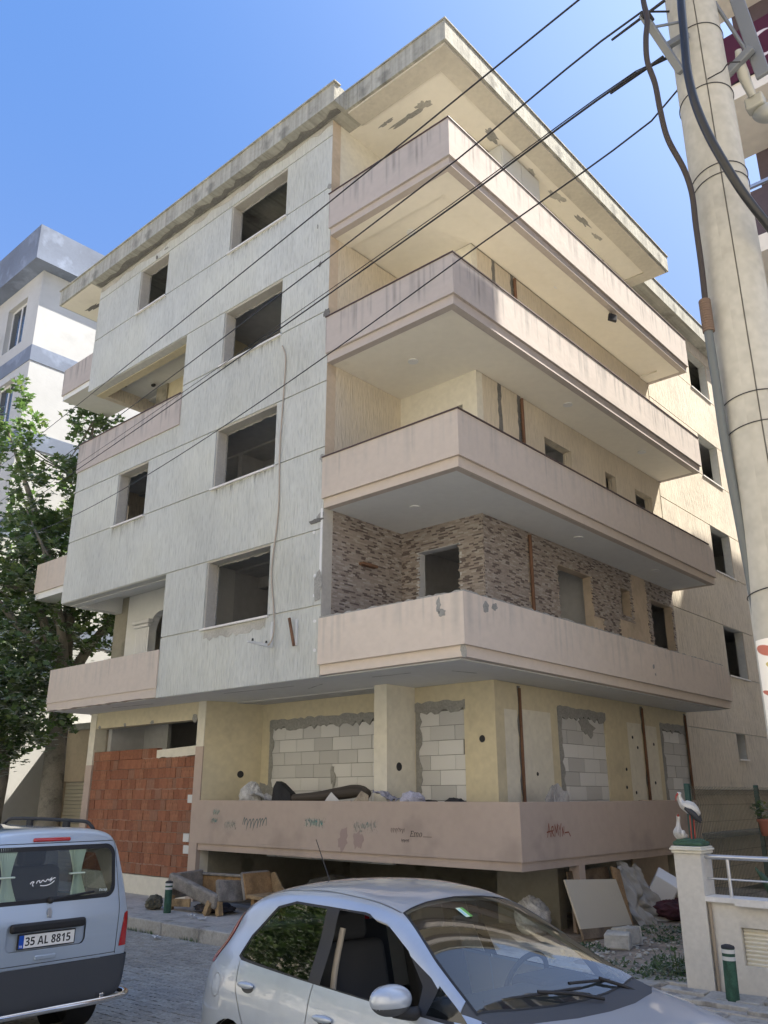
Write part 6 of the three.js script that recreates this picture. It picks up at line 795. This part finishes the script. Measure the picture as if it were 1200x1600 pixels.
{
  const cloth = (c, seed) => surface(c, { seed, size: 0.7, amp: 0.2, fine: 0.1, n: 128, bump: 0.004 });
  const grey = cloth([0.17, 0.155, 0.135], 210), ply = surface([0.36, 0.22, 0.10], { seed: 211, size: 1.2, amp: 0.2, streak: 0.3, n: 128 }), plyPale = surface([0.42, 0.29, 0.15], { seed: 212, size: 1.2, amp: 0.2, streak: 0.25, n: 128 }), foam = cloth([0.30, 0.27, 0.23], 213);
  const s = thing('broken_sofa', 'gutted sofa frame with torn grey cover lying behind the bollard', 'sofa', null, [-6.15, 0, -0.32]);
  add(s, 'front_rail', uvBox(rbox(1.45, 0.24, 0.14, 0.05, 3).rotateZ(-0.20).translate(0.02, 0.36, 0.24)), foam);
  add(s, 'back_panel', [uvBox(rbox(1.2, 0.36, 0.025, 0.006).rotateZ(0.02).translate(-0.05, 0.38, -0.45))], ply); add(s, 'back_rail', uvBox(rbox(1.25, 0.05, 0.08, 0.02).rotateZ(0.02).translate(-0.05, 0.565, -0.45)), foam);
  add(s, 'side_panel', uvBox(rbox(0.1, 0.42, 0.72, 0.035, 3).rotateX(0.05).translate(-0.68, 0.40, -0.1)), foam); add(s, 'side_panel', uvBox(rbox(0.09, 0.36, 0.8, 0.03, 3).rotateX(-0.1).rotateZ(0.35).translate(0.70, 0.36, -0.16)), foam);
  add(s, 'bottom_board', uvBox(rbox(0.62, 0.13, 0.03, 0.006).rotateZ(0.06).translate(-0.32, 0.14, 0.27)), plyPale); for (const [x, z, r] of [[0.55, 0.30, 0.5], [0.72, 0.2, -0.2], [-0.62, 0.25, 0.05]]) add(s, 'foot', uvBox(rbox(0.1, 0.24, 0.1, 0.01).rotateZ(-r).translate(x, 0.12, z)), plyPale);
  const s2 = thing('sofa_corner_unit', 'upturned sofa corner of bare plywood beside the broken sofa', 'sofa', null, [-4.85, 0, -0.6]);
  add(s2, 'seat_board', uvBox(rbox(0.95, 0.06, 0.6, 0.012).rotateZ(-0.02).translate(0.25, 0.30, -0.1)), plyPale); add(s2, 'back_board', uvBox(rbox(0.04, 0.42, 0.6, 0.01).rotateZ(0.28).translate(-0.27, 0.46, -0.1)), ply); add(s2, 'curved_side', uvBox(prism('z', [[-0.3, 0.1], [0.7, 0.1], [0.72, 0.3], [0.2, 0.36], [0.0, 0.42], [-0.2, 0.66], [-0.3, 0.64]], -0.44, -0.41)), plyPale); add(s2, 'cover', uvBox(rbox(0.06, 0.46, 0.62, 0.025).rotateZ(0.28).translate(-0.32, 0.46, -0.1)), foam);
  for (const x of [-0.12, 0.6]) add(s2, 'leg', uvBox(rbox(0.08, 0.27, 0.08, 0.01).translate(x, 0.135, 0.1)), ply);
  const rug = single('dumped_carpet', 'dark grey carpet slumped in the shadow under the porch', 'carpet', crumple(1.6, 0.62, 0.9, 221, 0.25).translate(-4.3, -0.02, -1.75), cloth([0.09, 0.09, 0.085], 214));
  single('rubble_bag', 'grimy olive sack slumped beside the sofa end', 'sack', crumple(0.34, 0.24, 0.3, 222, 0.5).translate(-7.0, 0, 0.12), cloth([0.13, 0.12, 0.085], 215));
  single('rubbish_pile', 'pile of dark scraps inside the broken sofa frame', 'rubbish', crumple(1.0, 0.17, 0.6, 223, 0.4).translate(-5.9, 0, -0.35), cloth([0.06, 0.055, 0.06], 216));
  const paper = mat([0.62, 0.62, 0.60], 0.9, { side: THREE.DoubleSide });
  [[-5.55, 0.02, 0.35], [-5.2, 0.01, 0.4], [-3.1, -0.16, 1.35], [-5.2, -0.165, 1.25], [-1.5, -0.1, 2.3]].forEach(([x, y, z], i) => single('paper_scrap', ['crumpled white paper scrap in front of the sofa', 'small torn paper scrap before the plywood corner', 'white paper scrap on the road by the kerb', 'flat paper scrap lying in the gutter', 'tiny paper scrap on the paving behind the hatchback'][i], 'litter', sheet(0.14, 0.09, 230 + i, 0.05, 8).rotateY(i).translate(x, y, z), paper));
  // heap of bedding and papers behind the porch parapet
  const heap = single('bedding_heap', 'heap of dark bedding piled on the porch floor', 'bedding', [crumple(3.6, 0.86, 0.6, 240, 0.12).translate(-4.8, gB, -1.58), crumple(1.5, 0.82, 0.5, 241, 0.12).translate(-2.0, gB, -1.5)], cloth([0.07, 0.065, 0.062], 217));
  const item = (n, l, c, g, m) => single(n, l, c, g, m), wc = cloth([0.60, 0.59, 0.56], 218), br = cloth([0.085, 0.07, 0.055], 219), ch = cloth([0.03, 0.03, 0.032], 220);
  item('white_sheet', 'crumpled white sheet heaped at the left end of the porch', 'sheet', [crumple(0.62, 0.46, 0.3, 242, 0.35).rotateZ(-0.25).translate(-6.32, 1.72, -1.38), sheet(0.6, 0.3, 243, 0.12).rotateZ(-0.2).translate(-5.95, 1.88, -1.36)], wc);
  item('dark_cushion', 'charcoal cushion standing on the bedding heap', 'cushion', uvBox(prism('z', [[-5.62, 1.72], [-5.04, 1.72], [-5.08, 1.98], [-5.36, 2.16], [-5.48, 2.20], [-5.56, 2.1]], -1.48, -1.34)), ch);
  item('rolled_blanket', 'rolled brown blanket lying along the parapet', 'blanket', [limb([[-5.02, 1.90, -1.38], [-4.4, 1.93, -1.42], [-3.9, 1.98, -1.45], [-3.4, 2.02, -1.46], [-3.18, 1.97, -1.4]], [0.07, 0.08, 0.10, 0.115, 0.08], 30, 14)], br);
  item('folded_paper', 'folded white card propped on the brown blanket', 'paper', uvBox(prism('z', [[-4.12, 1.84], [-3.72, 1.84], [-3.95, 2.0]], -1.30, -1.285)), paper); item('cardboard_flap', 'pale cardboard flap leaning by the wing wall', 'cardboard', uvBox(prism('z', [[-3.42, 1.84], [-3.06, 1.84], [-3.05, 1.95], [-3.22, 2.02], [-3.30, 1.94]], -1.30, -1.285)), cloth([0.42, 0.36, 0.28], 224));
  item('blue_white_sheet', 'blue and white bed sheet bundled right of the wing wall', 'sheet', crumple(0.56, 0.30, 0.3, 245, 0.4).translate(-2.12, 1.72, -1.35), cloth([0.50, 0.50, 0.60], 225)); item('striped_cloth', 'small striped cloth crumpled at the wing wall foot', 'cloth', sheet(0.46, 0.26, 246, 0.13).rotateZ(-0.3).translate(-2.68, 1.87, -1.33), cloth([0.36, 0.36, 0.42], 226)); item('black_bag', 'black bag slumped on the porch near its corner', 'bag', crumple(0.5, 0.26, 0.3, 247, 0.25).translate(-1.3, 1.66, -1.4), ch);
  item('plastic_sheet', 'clear grey plastic sheet bunched on the porch flank', 'plastic', [crumple(0.3, 0.95, 0.8, 248, 0.38).translate(-0.4, gB + 0.05, -3.0)], surface([0.42, 0.40, 0.37], { seed: 227, size: 0.5, amp: 0.35, rough: 0.35, n: 128 }));
  // under the porch flank
  const bd = thing('chipboard_panel', 'large pale chipboard panel leaning under the porch', 'board'); { const g = rbox(0.03, 0.80, 1.56, 0.006); add(bd, 'board', uvBox(g.rotateZ(0.36).rotateX(-0.06).translate(0.42, 0.37, -2.62)), mat([0.50, 0.44, 0.33], 0.9, { bumpMap: roughBump, bumpScale: 0.002 })); add(bd, 'dirty_edge', uvBox(rbox(0.034, 0.14, 1.565, 0.006).rotateZ(0.36).rotateX(-0.06).translate(0.535, 0.06, -2.60)), surface([0.22, 0.16, 0.10], { seed: 229, size: 0.8, amp: 0.3, n: 128 })); }
  single('brown_plank', 'brown plank leaning behind the chipboard panel', 'plank', uvBox(rbox(0.03, 0.9, 0.28, 0.006).rotateZ(0.3).rotateX(-0.22).translate(0.28, 0.42, -3.6)), ply);
  single('plywood_sheet', 'dark plywood sheet standing behind the chipboard', 'board', uvBox(rbox(0.025, 0.86, 1.3, 0.005).rotateZ(0.16).translate(0.02, 0.42, -3.15)), surface([0.20, 0.14, 0.085], { seed: 231, size: 1.5, amp: 0.25, n: 128 }));
  single('plastic_sacking', 'torn grey plastic sacking draped under the porch', 'plastic', drape(0.95, 0.86, 251).translate(0.05, 0.0, -4.25), mat([0.33, 0.315, 0.28], 0.55, { side: THREE.DoubleSide }));
  const dr = thing('plastic_drawer_unit', 'tipped white plastic drawer unit among red rags', 'drawers', null, [0.35, 0.48, -5.0]); dr.rotation.set(0.2, 0.3, -0.6); add(dr, 'carcass', rbox(0.4, 0.36, 0.5, 0.02), M.white); for (const y of [-0.11, 0, 0.11]) add(dr, 'drawer_front', rbox(0.02, 0.1, 0.46, 0.01).translate(0.2, y, 0), M.marble);
  single('red_rags', 'dark red rags and cloth heaped in the yard', 'rags', [crumple(0.9, 0.34, 0.9, 252, 0.4).translate(0.45, -0.02, -4.95)], cloth([0.085, 0.028, 0.038], 233));
  single('white_sack', 'white plastic sack slumped against the basement wall', 'sack', crumple(0.62, 0.52, 0.5, 253, 0.25).translate(-0.45, -0.02, -2.1), wc);
  [[1.06, -1.85, 0.34, 0.2, 0.3, 0.4, 'square lump of broken concrete before the chipboard'], [1.02, -2.2, 0.3, 0.24, 0.28, -0.5, 'tilted lump of broken concrete behind the square one'], [1.45, -3.6, 0.35, 0.1, 0.3, 0.2, 'flat grey slab fragment near the fence']].forEach(([x, z, a, b, c, t, l], i) => { const g = new RoundedBoxGeometry(a, b, c, 3, 0.03), p = g.attributes.position; for (let k = 0; k < p.count; k++) { const h = hash(Math.round(p.getX(k) * 40), Math.round(p.getY(k) * 40), Math.round(p.getZ(k) * 40) + i) - 0.5; p.setXYZ(k, p.getX(k) + 0.035 * h, p.getY(k) * (1 + 0.3 * h), p.getZ(k) - 0.03 * h); } g.computeVertexNormals(); single('concrete_lump', l, 'rubble', uvBox(g.rotateY(t).rotateZ(0.1 * i).translate(x, b / 2 - 0.02, z)), M.cementPale); });
  const q = rng(33), st = []; for (let i = 0; i < 260; i++) { const r = 0.012 + 0.03 * q() * q(), x = 0.6 + 1.7 * q(), z = -3.6 + 3.6 * q(); st.push(uvBox(new THREE.IcosahedronGeometry(r, 0).scale(1, 0.7, 1.2).rotateY(q() * 6).translate(x, 0.0 + r * 0.3, z))); } const gr = single('gravel', 'loose stones scattered over the bare yard', 'gravel', st, M.cementPale); gr.userData.kind = 'stuff';
}
// ---------------------------------------------------------------- weeds
{
  const pal = [[0.045, 0.10, 0.028], [0.06, 0.125, 0.032], [0.09, 0.14, 0.045]];
  [[2.5, -0.42, 0.42, 0.34, 420, 'thick weed clump against the gate pillar foot'], [2.25, -0.75, 0.3, 0.2, 200, 'low weeds behind the pillar clump'], [2.05, -0.08, 0.3, 0.09, 130, 'flat weed patch on the broken pavement'], [0.95, -3.3, 0.5, 0.16, 260, 'weed patch in front of the plastic sacking'], [1.35, -4.2, 0.45, 0.22, 260, 'weeds beside the red rags'], [0.85, -1.45, 0.25, 0.1, 90, 'small weeds by the concrete lumps'], [1.6, -0.7, 0.35, 0.07, 90, 'sparse creeping weeds in the yard'], [1.35, -2.7, 0.2, 0.1, 60, 'lone weed tuft in the bare soil']].forEach(([x, z, r, h, n, l], i) => {
    const q = rng(300 + i), sp = [], stems = []; for (let k = 0; k < n; k++) { const a = q() * 6.28, d = r * Math.sqrt(q()); sp.push([x + Math.cos(a) * d, -0.01 + h * q() * (1.2 - d / r), z + Math.sin(a) * d]); } for (let k = 0; k < 8; k++) { const a = q() * 6.28, d = r * 0.6 * q(); stems.push(bar([x + Math.cos(a) * d * 0.4, -0.02, z + Math.sin(a) * d * 0.4], [x + Math.cos(a) * d, h * 0.8, z + Math.sin(a) * d], 0.003, 5)); }
    const o = thing('weed_clump', l, 'weeds', 'weeds in the yard'); add(o, 'stems', stems, mat([0.08, 0.12, 0.04], 0.8)).userData = { kind: 'stuff' }; leaves(o, 'foliage', sp, 0.055, 310 + i, pal, 3); });
  const q = rng(350), P = [], N = [], C = []; for (let i = 0; i < 900; i++) { const x = -9 + 10 * q(), patch = fbm((x + 20) / 40, 0.3, 40, 8, 9, 3); if (patch < 0.52) continue; const z = 0.985 + 0.03 * q(), y = roadY(x) - 0.005, h = 0.025 + 0.06 * q(), a = q() * 3.1, w = 0.006, c = pal[q() * 3 | 0]; P.push(x - w * Math.cos(a), y, z - w * Math.sin(a), x + w * Math.cos(a), y, z + w * Math.sin(a), x + 0.03 * (q() - 0.5), y + h, z + 0.03 * q()); for (let k = 0; k < 3; k++) { N.push(-Math.sin(a), 0.2, Math.cos(a)); C.push(...c); } }
  const g = new THREE.BufferGeometry(); for (const [n, a] of [['position', P], ['normal', N], ['color', C]]) g.setAttribute(n, new THREE.Float32BufferAttribute(a, 3)); const o = new THREE.Mesh(g, new THREE.MeshStandardMaterial({ vertexColors: true, roughness: 0.9, side: THREE.DoubleSide })); o.name = 'kerb_grass'; o.userData = { label: 'thin grass growing along the foot of the kerb', category: 'grass', kind: 'stuff' }; scene.add(o);
}
renderer.render(scene, camera);
